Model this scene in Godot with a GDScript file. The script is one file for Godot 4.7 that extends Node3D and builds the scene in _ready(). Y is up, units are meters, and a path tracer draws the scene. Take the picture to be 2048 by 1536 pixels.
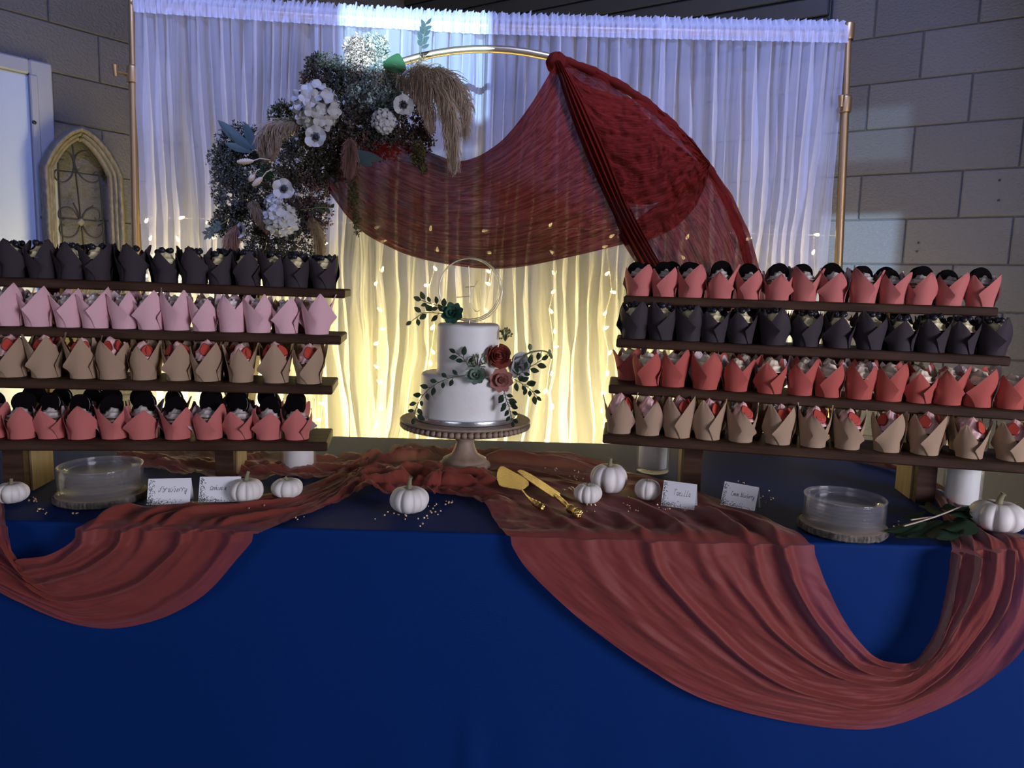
extends Node3D
# A dessert table at a wedding: cupcake racks, two tier cake, hoop backdrop. Units metres, y up.

const EYE := Vector3(0, 1.1506, 0)
const TOP := 0.74          # table top
const F := 1500.0          # focal length in pixels of the 2048 wide picture
var rt: Vector3
var up: Vector3
var fw: Vector3
var rng := RandomNumberGenerator.new()
var M := {}
var taken := {}

# ---------------------------------------------------------------- mesh builder
class MB:
	var v := PackedVector3Array()
	var ix := PackedInt32Array()
	var uv := PackedVector2Array()
	var arrays := []

	func grid(nu: int, nv: int, f: Callable, wrap := false, flip := false) -> void:
		var w := nu if wrap else nu + 1
		var b := v.size()
		for j in nv + 1:
			for i in w:
				var a := float(i) / nu
				var c := float(j) / nv
				v.append(f.call(a, c))
				uv.append(Vector2(a, c))
		for j in nv:
			for i in nu:
				var p := b + j * w + i
				var q := b + j * w + (i + 1) % w if wrap else p + 1
				var r := p + w
				var s := q + w
				if flip:
					ix.append_array([p, q, r, q, s, r])
				else:
					ix.append_array([p, r, q, q, r, s])

	func poly(pts: Array, away: Vector3) -> void:
		# flat convex polygon whose front looks away from the point given
		var b := v.size()
		var c := Vector3.ZERO
		for p in pts:
			c += p
		c /= pts.size()
		var n: Vector3 = (pts[2] - pts[0]).cross(pts[1] - pts[0])
		var good := n.dot(c - away) > 0
		for p in pts:
			v.append(p)
			uv.append(Vector2(p.x, p.y))
		for k in range(1, pts.size() - 1):
			if good:
				ix.append_array([b, b + k, b + k + 1])
			else:
				ix.append_array([b, b + k + 1, b + k])

	func box(c: Vector3, size: Vector3, bev := 0.002, bas := Basis()) -> void:
		var h := size / 2
		bev = minf(bev, minf(h.x, minf(h.y, h.z)) * 0.9)
		var P := func(sx: int, sy: int, sz: int, axis: int) -> Vector3:
			var q := Vector3(sx * (h.x - bev), sy * (h.y - bev), sz * (h.z - bev))
			if axis == 0: q.x = sx * h.x
			if axis == 1: q.y = sy * h.y
			if axis == 2: q.z = sz * h.z
			return c + bas * q
		for s in [-1, 1]:
			poly([P.call(s, -1, -1, 0), P.call(s, 1, -1, 0), P.call(s, 1, 1, 0), P.call(s, -1, 1, 0)], c)
			poly([P.call(-1, s, -1, 1), P.call(1, s, -1, 1), P.call(1, s, 1, 1), P.call(-1, s, 1, 1)], c)
			poly([P.call(-1, -1, s, 2), P.call(1, -1, s, 2), P.call(1, 1, s, 2), P.call(-1, 1, s, 2)], c)
			for t in [-1, 1]:
				poly([P.call(s, t, -1, 0), P.call(s, t, 1, 0), P.call(s, t, 1, 1), P.call(s, t, -1, 1)], c)
				poly([P.call(s, -1, t, 0), P.call(s, 1, t, 0), P.call(s, 1, t, 2), P.call(s, -1, t, 2)], c)
				poly([P.call(-1, s, t, 1), P.call(1, s, t, 1), P.call(1, s, t, 2), P.call(-1, s, t, 2)], c)
				for u in [-1, 1]:
					poly([P.call(s, t, u, 0), P.call(s, t, u, 1), P.call(s, t, u, 2)], c)

	func lathe(prof: Array, n := 24, at := Transform3D(), wob = null) -> void:
		# prof: Vector2(radius, height) from bottom to top; a repeated point makes a hard edge
		var run := [prof[0]]
		for k in range(1, prof.size() + 1):
			if k == prof.size() or prof[k] == prof[k - 1]:
				if run.size() > 1:
					var rr := run
					grid(n, rr.size() - 1, func(a, c):
						var p: Vector2 = rr[roundi(c * (rr.size() - 1))]
						var t: float = a * TAU
						var q := Vector3(p.x * cos(t), p.y, p.x * sin(t))
						if wob != null: q = wob.call(q, t)
						return at * q, true)
				run = []
			if k < prof.size():
				run.append(prof[k])

	func tube(path: Array, rad, n := 8, closed := false) -> void:
		var N := path.size()
		var fr := []
		var prev := Vector3.ZERO
		for k in N:
			var d: Vector3
			if closed:
				d = path[(k + 1) % N] - path[(k - 1 + N) % N]
			else:
				d = path[mini(k + 1, N - 1)] - path[maxi(k - 1, 0)]
			d = d.normalized()
			if prev == Vector3.ZERO:
				prev = d.cross(Vector3(0.31, 0.93, 0.17)).normalized()
			prev = (prev - d * prev.dot(d)).normalized()
			fr.append([prev, d.cross(prev)])
		var m := N if closed else N - 1
		var R := func(k): return rad[k % rad.size()] if rad is Array else rad
		grid(n, m, func(a, c):
			var k := roundi(c * m) % N
			var t: float = a * TAU
			return path[k] + (fr[k][0] * cos(t) + fr[k][1] * sin(t)) * R.call(k), true, true)
		if not closed:
			for e in [0, N - 1]:
				var ring := []
				for i in n:
					var t := i * TAU / n
					ring.append(path[e] + (fr[e][0] * cos(t) + fr[e][1] * sin(t)) * R.call(e))
				var inner: Vector3 = path[1] if e == 0 else path[N - 2]
				poly(ring, inner)

	func ball(c: Vector3, r: Vector3, nu := 12, nv := 8) -> void:
		grid(nu, nv, func(a, b):
			var t: float = a * TAU
			var p: float = (b - 0.5) * PI
			return c + Vector3(cos(p) * cos(t), sin(p), cos(p) * sin(t)) * r, true)

	func next() -> void:
		# closes a surface; what follows goes to the next one
		var nm := PackedVector3Array()
		nm.resize(v.size())
		for k in range(0, ix.size(), 3):
			var a := v[ix[k]]
			var n := (v[ix[k + 2]] - a).cross(v[ix[k + 1]] - a)
			nm[ix[k]] += n
			nm[ix[k + 1]] += n
			nm[ix[k + 2]] += n
		for k in nm.size():
			nm[k] = nm[k].normalized() if nm[k].length_squared() > 1e-24 else Vector3.UP
		var A := []
		A.resize(Mesh.ARRAY_MAX)
		A[Mesh.ARRAY_VERTEX] = v
		A[Mesh.ARRAY_NORMAL] = nm
		A[Mesh.ARRAY_TEX_UV] = uv
		A[Mesh.ARRAY_INDEX] = ix
		arrays.append(A)
		v = PackedVector3Array()
		ix = PackedInt32Array()
		uv = PackedVector2Array()

	func mesh() -> ArrayMesh:
		if v.size():
			next()
		var m := ArrayMesh.new()
		for A in arrays:
			m.add_surface_from_arrays(Mesh.PRIMITIVE_TRIANGLES, A)
		return m

# ---------------------------------------------------------------- naming and placing
func numbered(n: String) -> String:
	if not taken.has(n):
		taken[n] = 0
		return n
	taken[n] += 1
	return "%s_%03d" % [n, taken[n]]

func tag(o: Node3D, label: String, category: String, group := "") -> Node3D:
	o.set_meta("label", label)
	o.set_meta("category", category)
	if group:
		o.set_meta("group", group)
	return o

func thing(called: String, at := Vector3.ZERO, turn := 0.0) -> Node3D:
	var o := Node3D.new()
	o.name = numbered(called)
	add_child(o)
	o.position = at
	o.rotation.y = turn
	return o

func part(parent: Node3D, called: String, mesh: Mesh, mats, at := Transform3D()) -> MeshInstance3D:
	var o := MeshInstance3D.new()
	o.mesh = mesh
	o.transform = at
	var list: Array = mats if mats is Array else [mats]
	for k in mesh.get_surface_count():
		o.set_surface_override_material(k, list[mini(k, list.size() - 1)])
	if parent == self:
		o.name = numbered(called)
		add_child(o)
	else:
		var have := 0
		for c in parent.get_children():
			if c.get_meta("stem", "") == called:
				have += 1
		o.name = called if have == 0 else "%s_%03d" % [called, have]
		o.set_meta("stem", called)
		parent.add_child(o)
	return o

func structure(called: String, mesh: Mesh, m, parent: Node3D = self) -> MeshInstance3D:
	var o := part(parent, called, mesh, m)
	if parent == self:
		o.set_meta("kind", "structure")
	return o

func ray(px: float, py: float) -> Vector3:
	return fw + rt * ((px - 1024.0) / F) - up * ((py - 768.0) / F)

func at_z(px: float, py: float, z: float) -> Vector3:
	var d := ray(px, py)
	return EYE + d * (z / d.z)

func at_y(px: float, py: float, y := TOP) -> Vector3:
	var d := ray(px, py)
	return EYE + d * ((y - EYE.y) / d.y)

func on_left(px: float, py: float, off := 0.0) -> Vector3:
	# on the wall with the door, or off metres in front of it
	var d := ray(px, py)
	return EYE + d * ((5.84 - off * 1.701) / (-d.z - 1.376 * d.x))

func on_back(px: float, py: float) -> Vector3:
	var d := ray(px, py)
	return EYE + d * (4.42 / (-d.z + 0.643 * d.x))

func smooth(pts: Array, n: int) -> Array:
	# Catmull-Rom through the points, n + 1 samples
	var out := []
	var N := pts.size() - 1
	for k in n + 1:
		var t := float(k) / n * N
		var i := mini(int(t), N - 1)
		var u := t - i
		var a = pts[maxi(i - 1, 0)]
		var b = pts[i]
		var c = pts[i + 1]
		var d = pts[mini(i + 2, N)]
		out.append(0.5 * ((2.0 * b) + (c - a) * u + (2.0 * a - 5.0 * b + 4.0 * c - d) * u * u + (3.0 * b - a - 3.0 * c + d) * u * u * u))
	return out

func along(pts: Array, t: float):
	var x := clampf(t, 0, 1) * (pts.size() - 1)
	var i := mini(int(x), pts.size() - 2)
	return pts[i].lerp(pts[i + 1], x - i)

# ---------------------------------------------------------------- materials
func mat(key: String, c: Color, rough := 0.8, metal := 0.0) -> StandardMaterial3D:
	var m := StandardMaterial3D.new()
	m.resource_name = key
	m.albedo_color = c
	m.roughness = rough
	m.metallic = metal
	m.cull_mode = BaseMaterial3D.CULL_DISABLED
	M[key] = m
	return m

func lin(r: float, g: float, b: float) -> Color:
	return Color(r, g, b).linear_to_srgb()

func noise_tex(freq: float, size := 256, normal := false, strength := 4.0, lo := Color.BLACK, hi := Color.WHITE, oct := 4, kind := FastNoiseLite.TYPE_SIMPLEX) -> NoiseTexture2D:
	var n := FastNoiseLite.new()
	n.seed = 7
	n.noise_type = kind
	n.frequency = freq
	n.fractal_octaves = oct
	var t := NoiseTexture2D.new()
	t.width = size
	t.height = size
	t.seamless = true
	t.noise = n
	if normal:
		t.as_normal_map = true
		t.bump_strength = strength
	else:
		var g := Gradient.new()
		g.colors = PackedColorArray([lo, hi])
		t.color_ramp = g
	return t

func tri(m: StandardMaterial3D, scale: Vector3, world := false) -> void:
	m.uv1_triplanar = true
	m.uv1_world_triplanar = world
	m.uv1_scale = scale

func weave_normal() -> ImageTexture:
	var im := Image.create(64, 64, false, Image.FORMAT_RGB8)
	for y in 64:
		for x in 64:
			var h := 0.5 + 0.25 * sin(x * TAU / 8.0) * (1.0 if (y / 4) % 2 else -1.0) + 0.25 * sin(y * TAU / 8.0)
			im.set_pixel(x, y, Color(h, h, h))
	im.bump_map_to_normal_map(2.0)
	return ImageTexture.create_from_image(im)

func gauze() -> Array:
	# crinkled cloth: close lines along x, thicker (less see-through) where the weave is drawn together
	var W := 256
	var H := 512
	var n := FastNoiseLite.new()
	n.seed = 41
	n.frequency = 0.02
	var im := Image.create(W, H, false, Image.FORMAT_RGBA8)
	var hi := Image.create(W, H, false, Image.FORMAT_RGB8)
	for y in H:
		for x in W:
			var t := sin(x * TAU / W) * 14.0
			var a := n.get_noise_2d(t + 40.0 * cos(x * TAU / W), y * 3.2)
			var b := n.get_noise_2d(t * 1.7 + 300.0, y * 9.0 + 900.0)
			var line := pow(1.0 - absf(a), 7.0) * 0.65 + pow(1.0 - absf(b), 6.0) * 0.35
			var shade := 1.0 - 0.35 * line
			im.set_pixel(x, y, Color(shade, shade, shade, clampf(0.91 + 0.16 * line, 0, 1)))
			hi.set_pixel(x, y, Color(line, line, line))
	hi.bump_map_to_normal_map(5.0)
	return [ImageTexture.create_from_image(im), ImageTexture.create_from_image(hi)]

func materials() -> void:
	var m: StandardMaterial3D
	var bump := noise_tex(0.02, 256, true, 6.0)
	var fine := noise_tex(0.09, 256, true, 5.0)
	var weave := weave_normal()
	# setting
	for k in 3:
		m = mat("block%d" % k, [lin(.043, .041, .045), lin(.039, .037, .041), lin(.047, .045, .049)][k], 0.75)
		m.normal_enabled = true
		m.normal_texture = fine
		m.normal_scale = 0.5
		tri(m, Vector3.ONE * 3.0, true)
	mat("mortar", lin(.039, .037, .041), 0.9)
	mat("floor", lin(.12, .115, .11), 0.6)
	mat("ceiling", lin(.05, .05, .055), 0.9)
	mat("slat", lin(.012, .013, .017), 0.5)
	mat("beam", lin(.03, .031, .036), 0.6)
	mat("door_paint", lin(.22, .26, .36), 0.25)
	mat("frame_paint", lin(.15, .16, .20), 0.5)
	mat("dark_metal", lin(.012, .012, .014), 0.5, 0.6)
	# metals
	mat("brass", lin(.36, .23, .11), 0.45, 0.85)
	m = mat("gold", lin(.62, .43, .15), 0.3, 1.0)
	m.normal_enabled = true
	m.normal_texture = fine
	m.normal_scale = 0.6
	tri(m, Vector3.ONE * 9.0)
	mat("hoop_gold", lin(.55, .44, .28), 0.35, 0.9)
	mat("silver", lin(.7, .7, .74), 0.25, 0.9)
	mat("wire", lin(.72, .66, .52), 0.3, 0.7)
	# cloth
	m = mat("sheer", Color(lin(.74, .76, .92), 0.36), 0.9)  # blue tint in the colour stands in for cool light on white cloth
	m.transparency = BaseMaterial3D.TRANSPARENCY_ALPHA
	m.backlight_enabled = true
	m.backlight = Color(0.9, 0.9, 0.9)
	m = mat("sheer_header", Color(lin(.74, .76, .92), 0.52), 0.9)  # same painted blue tint as the panel below
	m.transparency = BaseMaterial3D.TRANSPARENCY_ALPHA
	m.backlight_enabled = true
	m.backlight = Color(0.8, 0.8, 0.8)
	m = mat("navy", lin(.0, .021, .13), 0.7)
	m.metallic_specular = 0.25
	m.normal_enabled = true
	m.normal_texture = weave
	m.normal_scale = 0.25
	tri(m, Vector3.ONE * 60.0, true)
	m = mat("rust", Color(lin(.25, .047, .031), 0.82), 0.55)
	m.metallic_specular = 0.3
	m.transparency = BaseMaterial3D.TRANSPARENCY_ALPHA
	m.rim_enabled = true
	m.rim = 0.55
	m.backlight_enabled = true
	m.backlight = Color(0.5, 0.5, 0.5)
	m.normal_enabled = true
	m.normal_texture = weave
	m.normal_scale = 0.2
	tri(m, Vector3.ONE * 50.0, true)
	m = mat("chiffon", Color(lin(.15, .0135, .009), 0.95), 0.9)
	m.metallic_specular = 0.12
	m.transparency = BaseMaterial3D.TRANSPARENCY_ALPHA
	m.backlight_enabled = true
	m.backlight = Color(0.2, 0.2, 0.2)
	m.normal_enabled = true
	var gz := gauze()
	m.albedo_texture = gz[0]
	m.normal_texture = gz[1]
	m.normal_scale = 0.8
	m.uv1_scale = Vector3(1.5, 1.2, 1)
	m = mat("chiffon_dense", lin(.085, .010, .007), 0.9)
	m.metallic_specular = 0.1
	# wood
	var grain := noise_tex(0.012, 256, false, 1.0, lin(.026, .012, .007), lin(.072, .037, .023), 5)
	m = mat("dark_wood", Color.WHITE, 0.6)
	m.metallic_specular = 0.25
	m.albedo_texture = grain
	tri(m, Vector3(1.5, 14, 14))
	m = mat("tan_wood", Color.WHITE, 0.7)
	m.albedo_texture = noise_tex(0.012, 256, false, 1.0, lin(.20, .13, .06), lin(.32, .22, .11), 5)
	tri(m, Vector3(12, 2, 12))
	m = mat("stand_wood", Color.WHITE, 0.6)
	m.albedo_texture = noise_tex(0.015, 256, false, 1.0, lin(.23, .16, .11), lin(.36, .26, .19), 5)
	tri(m, Vector3(8, 8, 20))
	m = mat("weathered", Color.WHITE, 0.9)
	m.albedo_texture = noise_tex(0.03, 256, false, 1.0, lin(.045, .040, .038), lin(.13, .115, .106), 5)
	tri(m, Vector3(7, 2.5, 7))
	m = mat("bark", Color.WHITE, 0.95)
	m.albedo_texture = noise_tex(0.04, 256, false, 1.0, lin(.03, .022, .018), lin(.28, .24, .21), 4)
	tri(m, Vector3(12, 4, 12))
	mat("slice_top", lin(.36, .29, .22), 0.8)
	# food
	for a in [["plum", .030, .019, .026, .03, .02, .027], ["pink", .72, .43, .47, .66, .50, .52], ["kraft", .38, .255, .165, .42, .29, .19], ["salmon", .52, .145, .13, .58, .44, .46], ["coral", .43, .082, .062, .60, .47, .46]]:
		m = mat(a[0], lin(a[1], a[2], a[3]), 0.8)
		m.backlight_enabled = true
		m.backlight = Color(0.3, 0.3, 0.3)
		m = mat(a[0] + "_inside", lin(a[4], a[5], a[6]), 0.8)
	mat("lemon_cream", lin(.80, .70, .42), 0.5)
	mat("white_cream", lin(.82, .72, .68), 0.5)
	mat("rosy_cream", lin(.82, .50, .48), 0.5)
	mat("cookie_cream", lin(.52, .47, .43), 0.5)
	mat("butter_cream", lin(.80, .66, .50), 0.5)
	mat("cookie", lin(.005, .0037, .004), 0.9).metallic_specular = 0.15
	mat("filling", lin(.7, .66, .6), 0.6)
	mat("berry", lin(.012, .012, .022), 0.4)
	mat("strawberry", lin(.26, .016, .015), 0.4)
	mat("strawberry_flesh", lin(.50, .065, .04), 0.4)
	mat("crumb", lin(.10, .05, .03), 0.9)
	mat("pearl", lin(.75, .7, .7), 0.2)
	m = mat("icing", lin(.74, .73, .71), 0.5)
	m.subsurf_scatter_enabled = true
	m.subsurf_scatter_strength = 0.1
	m.normal_enabled = true
	m.normal_texture = bump
	m.normal_scale = 0.15
	tri(m, Vector3.ONE * 5.0)
	m = mat("pumpkin", lin(.74, .70, .66), 0.55)
	mat("stem", lin(.22, .20, .11), 0.8)
	# plants
	for a in [["leaf_dark", .012, .028, .016], ["leaf_broad", .022, .046, .026], ["leaf_green", .03, .085, .035], ["leaf_slate", .05, .075, .075], ["succulent_green", .028, .085, .06], ["succulent_grey", .16, .22, .17], ["succulent_pink", .34, .14, .115], ["rose", .25, .050, .038], ["petal_white", .47, .47, .48], ["seed_green", .15, .19, .09], ["stalk", .10, .12, .05], ["wheat", .50, .40, .32], ["moss", .04, .045, .015], ["burgundy", .06, .02, .018]]:
		m = mat(a[0], lin(a[1], a[2], a[3]), 0.65)
		m.backlight_enabled = true
		m.backlight = Color(0.2, 0.2, 0.2)
		m.metallic_specular = 0.2 if a[0].begins_with("leaf") else 0.35
	mat("anemone_eye", lin(.004, .004, .01), 0.6)
	m = mat("tinted", Color.WHITE, 0.8)
	m.vertex_color_use_as_albedo = true
	# glass and paper
	m = mat("clear", Color(1, 1, 1, 0.06), 0.04)
	m.transparency = BaseMaterial3D.TRANSPARENCY_ALPHA
	m = mat("plastic", Color(lin(.32, .32, .40), 0.10), 0.12)
	m.transparency = BaseMaterial3D.TRANSPARENCY_ALPHA
	m = mat("wax", lin(.72, .72, .68), 0.5)
	m.subsurf_scatter_enabled = true
	m.subsurf_scatter_strength = 0.2
	mat("card", lin(.80, .80, .82), 0.7)
	mat("gem", lin(.85, .62, .38), 0.08, 0.6)
	m = mat("bulb_glow", lin(1, .85, .5), 0.4)
	m.emission_enabled = true
	m.emission = lin(1.0, .80, .36)
	m.emission_energy_multiplier = 6.0

# ---------------------------------------------------------------- setting
var E1 := Vector3(1, 0, 0.643).normalized()      # along the back wall, to the right and nearer
var E2 := Vector3(-1, 0, 1.376).normalized()     # along the wall with the door, to the left and nearer
var CORNER := Vector3(-0.703, 0, -4.872)
const ROOM_H := 3.2
const ROOM_A := 9.4
const ROOM_B := 7.0

func wall_panels(o: Vector3, e: Vector3, out: Vector3, length: float, holes: Array, thick := 0.15) -> ArrayMesh:
	# a wall from o along e, its inner face through o, with rectangular openings [a0, a1, y0, y1]
	var mb := MB.new()
	var xs := [0.0, length]
	var ys := [0.0, ROOM_H]
	for h in holes:
		xs += [h[0], h[1]]
		ys += [h[2], h[3]]
	xs.sort()
	ys.sort()
	var bas := Basis(e, Vector3.UP, e.cross(Vector3.UP))
	for i in xs.size() - 1:
		for j in ys.size() - 1:
			if xs[i + 1] - xs[i] < 1e-5 or ys[j + 1] - ys[j] < 1e-5:
				continue
			var cx: float = (xs[i] + xs[i + 1]) / 2
			var cy: float = (ys[j] + ys[j + 1]) / 2
			var open := false
			for h in holes:
				if cx > h[0] and cx < h[1] and cy > h[2] and cy < h[3]:
					open = true
			if not open:
				mb.box(o + e * cx + Vector3(0, cy, 0) + out * thick / 2, Vector3(xs[i + 1] - xs[i], ys[j + 1] - ys[j], thick), 0.0001, bas)
	return mb.mesh()

func block_mesh(len: float, high: float) -> ArrayMesh:
	var mb := MB.new()
	mb.box(Vector3.ZERO, Vector3(len, high, 0.02), 0.004)
	return mb.mesh()

func lay_blocks(wall: Node3D, o: Vector3, e: Vector3, inward: Vector3, a0: float, a1: float, y0: float, y1: float, first_line: float, shift: float, skip: Callable) -> void:
	var ch := 0.194
	var bl := 0.388
	var gap := 0.0035
	var full := block_mesh(bl - gap, ch - gap)
	var bas := Basis(e, Vector3.UP, e.cross(Vector3.UP))
	var row := floori((y0 - first_line) / ch)
	while first_line + row * ch < y1:
		var cy := first_line + (row + 0.5) * ch
		var k := floori((a0 - shift) / bl) - 1
		while shift + k * bl < a1:
			var ca := shift + (k + 0.5 + (0.5 if posmod(row, 2) else 0.0)) * bl
			var l := maxf(ca - bl / 2, a0)
			var r := minf(ca + bl / 2, a1)
			for cut in skip.call(cy):
				if l < cut[1] and r > cut[0]:
					if cut[1] - l > 0.02 and r > cut[1]: l = cut[1]
					elif r - cut[0] > 0.02 and l < cut[0]: r = cut[0]
					else: r = l
			if r - l > 0.04:
				var me := full if r - l > bl - 0.002 else block_mesh(r - l - gap, ch - gap)
				var c := o + e * ((l + r) / 2) + Vector3(0, cy, 0) + inward * rng.randf_range(-0.0035, -0.0015)
				part(wall, "block", me, M["block%d" % rng.randi_range(0, 2)], Transform3D(bas, c))
			k += 1
		row += 1

func along_wall(p: Vector3, e: Vector3) -> float:
	return (p - CORNER).dot(e)

func build_setting(patch_light: Vector3) -> void:
	var in_back := Vector3(-E1.z, 0, E1.x)       # into the room from the back wall
	var in_left := Vector3(E2.z, 0, -E2.x)       # into the room from the wall with the door
	if in_back.dot(-CORNER) < 0: in_back = -in_back
	if in_left.dot(-CORNER) < 0: in_left = -in_left
	var mb: MB
	var room := [CORNER, CORNER + E1 * ROOM_A, CORNER + E1 * ROOM_A + E2 * ROOM_B, CORNER + E2 * ROOM_B]
	for q in [["floor", -0.2, 0.0, M.floor], ["ceiling", ROOM_H, ROOM_H + 0.2, M.ceiling]]:
		mb = MB.new()
		var lowr := room.map(func(p): return p + Vector3(0, q[1], 0))
		var topr := room.map(func(p): return p + Vector3(0, q[2], 0))
		var midr := (lowr[0] + topr[2] as Vector3) / 2
		mb.poly(lowr, midr)
		mb.poly(topr, midr)
		for k in 4:
			mb.poly([lowr[k], lowr[(k + 1) % 4], topr[(k + 1) % 4], topr[k]], midr)
		structure(q[0], mb.mesh(), q[3])
	# back wall with the dark roller door
	var wb := structure("wall_back", wall_panels(CORNER, E1, -in_back, ROOM_A, []), M.mortar)
	var d0 := along_wall(on_back(700, 40), E1)
	var d1 := along_wall(on_back(1661, 60), E1)
	lay_blocks(wb, CORNER, E1, in_back, 0.0, 4.6, 0.6, ROOM_H, 1.482, along_wall(Vector3(1.532, 0, -3.435), E1), func(y): return [[d0, d1]] if y > 2.2 else [])
	for q in [[1691, 372], [1999, 361], [1997, 401], [1837, 486], [1834, 503]]:
		mb = MB.new()
		mb.lathe([Vector2(0, 0), Vector2(.005, 0), Vector2(.005, .002), Vector2(.0035, .003), Vector2(0, .001)], 10, Transform3D(Basis(E1, in_back, E1.cross(in_back)), on_back(q[0], q[1]) + in_back * 0.008))
		part(wb, "screw_anchor", mb.mesh(), M.dark_metal)
	var bas := Basis(E1, Vector3.UP, E1.cross(Vector3.UP))
	var door := structure("door_1", MB.new().mesh(), M.slat)
	mb = MB.new()
	mb.box(CORNER + E1 * (d0 + d1) / 2 + Vector3(0, 2.7, 0) + in_back * 0.01, Vector3(d1 - d0, 1.0, 0.02), 0.002, bas)
	door.mesh = mb.mesh()
	door.set_surface_override_material(0, M.slat)
	for k in 11:
		mb = MB.new()
		mb.box(Vector3.ZERO, Vector3(d1 - d0 - 0.01, 0.082, 0.03), 0.006, Basis())
		part(door, "slat", mb.mesh(), M.slat, Transform3D(bas * Basis(Vector3.RIGHT, 0.12), CORNER + E1 * (d0 + d1) / 2 + Vector3(0, 2.235 + k * 0.09, 0) + in_back * 0.03))
	mb = MB.new()
	var b0 := on_back(790, 22)
	mb.box(CORNER + E1 * (d0 + d1 * 0.45) / 1.45 + Vector3(0, 2.93, 0) + in_back * 0.14, Vector3((d1 - d0) * 0.9, 0.16, 0.22), 0.005, bas)
	structure("trim_1", mb.mesh(), M.beam)
	# wall with the pale door
	var p0 := along_wall(on_left(-90, 140, 0.04), E2)
	var p1 := along_wall(on_left(60, 150, 0.04), E2)
	var j1 := along_wall(on_left(104, 131, 0.04), E2)
	var ph := on_left(60, 148, 0.04).y
	var lo := minf(p0, p1)
	var hi := maxf(p0, p1) + 0.6
	var jam := minf(j1, lo)
	var lint := on_left(104, 128, 0.04).y
	var wl := structure("wall_left", wall_panels(CORNER, E2, -in_left, ROOM_B, []), M.mortar)
	lay_blocks(wl, CORNER, E2, in_left, 0.0, ROOM_B * 0.52, 0.6, ROOM_H, 1.381, along_wall(Vector3(-1.92, 0, -3.198), E2), func(y): return [[jam, hi + 0.12]] if y < lint + 0.03 else [])
	bas = Basis(E2, Vector3.UP, E2.cross(Vector3.UP))
	var dl := structure("door_2", MB.new().mesh(), M.door_paint)
	mb = MB.new()
	mb.box(CORNER + E2 * (lo + hi) / 2 + Vector3(0, ph / 2, 0) + in_left * 0.012, Vector3(hi - lo, ph, 0.02), 0.002, bas)
	dl.mesh = mb.mesh()
	dl.set_surface_override_material(0, M.door_paint)
	mb = MB.new()
	mb.box(CORNER + E2 * (jam + lo) / 2 + Vector3(0, lint / 2, 0) + in_left * 0.02, Vector3(lo - jam, lint, 0.04), 0.006, bas)
	mb.box(CORNER + E2 * (lo - 0.012) + Vector3(0, ph / 2, 0) + in_left * 0.022, Vector3(0.03, ph, 0.044), 0.004, bas)
	part(dl, "door_frame", mb.mesh(), M.frame_paint)
	mb = MB.new()
	mb.box(CORNER + E2 * (lo + hi) / 2 + Vector3(0, (lint + ph) / 2, 0) + in_left * 0.02, Vector3(hi - lo, lint - ph, 0.04), 0.006, bas)
	part(dl, "door_frame", mb.mesh(), M.frame_paint)
	for q in [[68, 245], [84, 435]]:
		mb = MB.new()
		mb.lathe([Vector2(0, 0), Vector2(.008, 0), Vector2(.008, .004), Vector2(.004, .006), Vector2(0, .006)], 12, Transform3D(Basis(E2, in_left, E2.cross(in_left)), on_left(q[0], q[1], 0.041)))
		part(dl, "screw_cap", mb.mesh(), M.dark_metal)
	# the two walls behind the camera, the far one with unseen openings placed to cast light patches
	var far := CORNER + E2 * ROOM_B
	var holes := []
	for q in [[on_back(1640, 432), on_back(1797, 560)], [on_back(1640, 226), on_back(1822, 318)], [at_z(668, -60, -2.6), at_z(985, 215, -2.6)], [on_back(2012, 425), on_back(2090, 463)]]:
		var r := []
		for p in q:
			var t: float = (far - p).dot(in_back) / (-patch_light).dot(in_back)
			r.append(p - patch_light * t)
		var a := (r[0] - far as Vector3).dot(E1)
		var b := (r[1] - far as Vector3).dot(E1)
		holes.append([minf(a, b), maxf(a, b), minf(r[0].y, r[1].y), maxf(r[0].y, r[1].y)])
	structure("wall_front", wall_panels(far, E1, in_back, ROOM_A, holes, 0.03), M.mortar)
	for k in 4:  # panes out of view, their opacity sets how bright each patch falls
		var h: Array = holes[k]
		mb = MB.new()
		mb.box(far + E1 * (h[0] + h[1]) / 2 + Vector3(0, (h[2] + h[3]) / 2, 0) + in_back * 0.01, Vector3(h[1] - h[0], h[3] - h[2], 0.002), 0.0002, Basis(E1, Vector3.UP, E1.cross(Vector3.UP)))
		var g := mat("opening_pane%d" % k, Color(1, 1, 1, [0.1, 0.55, 0.1, 0.8][k]), 0.05)
		g.transparency = BaseMaterial3D.TRANSPARENCY_ALPHA
		structure("window_%d" % (k + 1), mb.mesh(), g)
	structure("wall_right", wall_panels(CORNER + E1 * ROOM_A, E2, E1, ROOM_B, []), M.mortar)

# ---------------------------------------------------------------- backdrop: poles, curtains, lights, hoop
const CZ := -2.75

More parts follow.
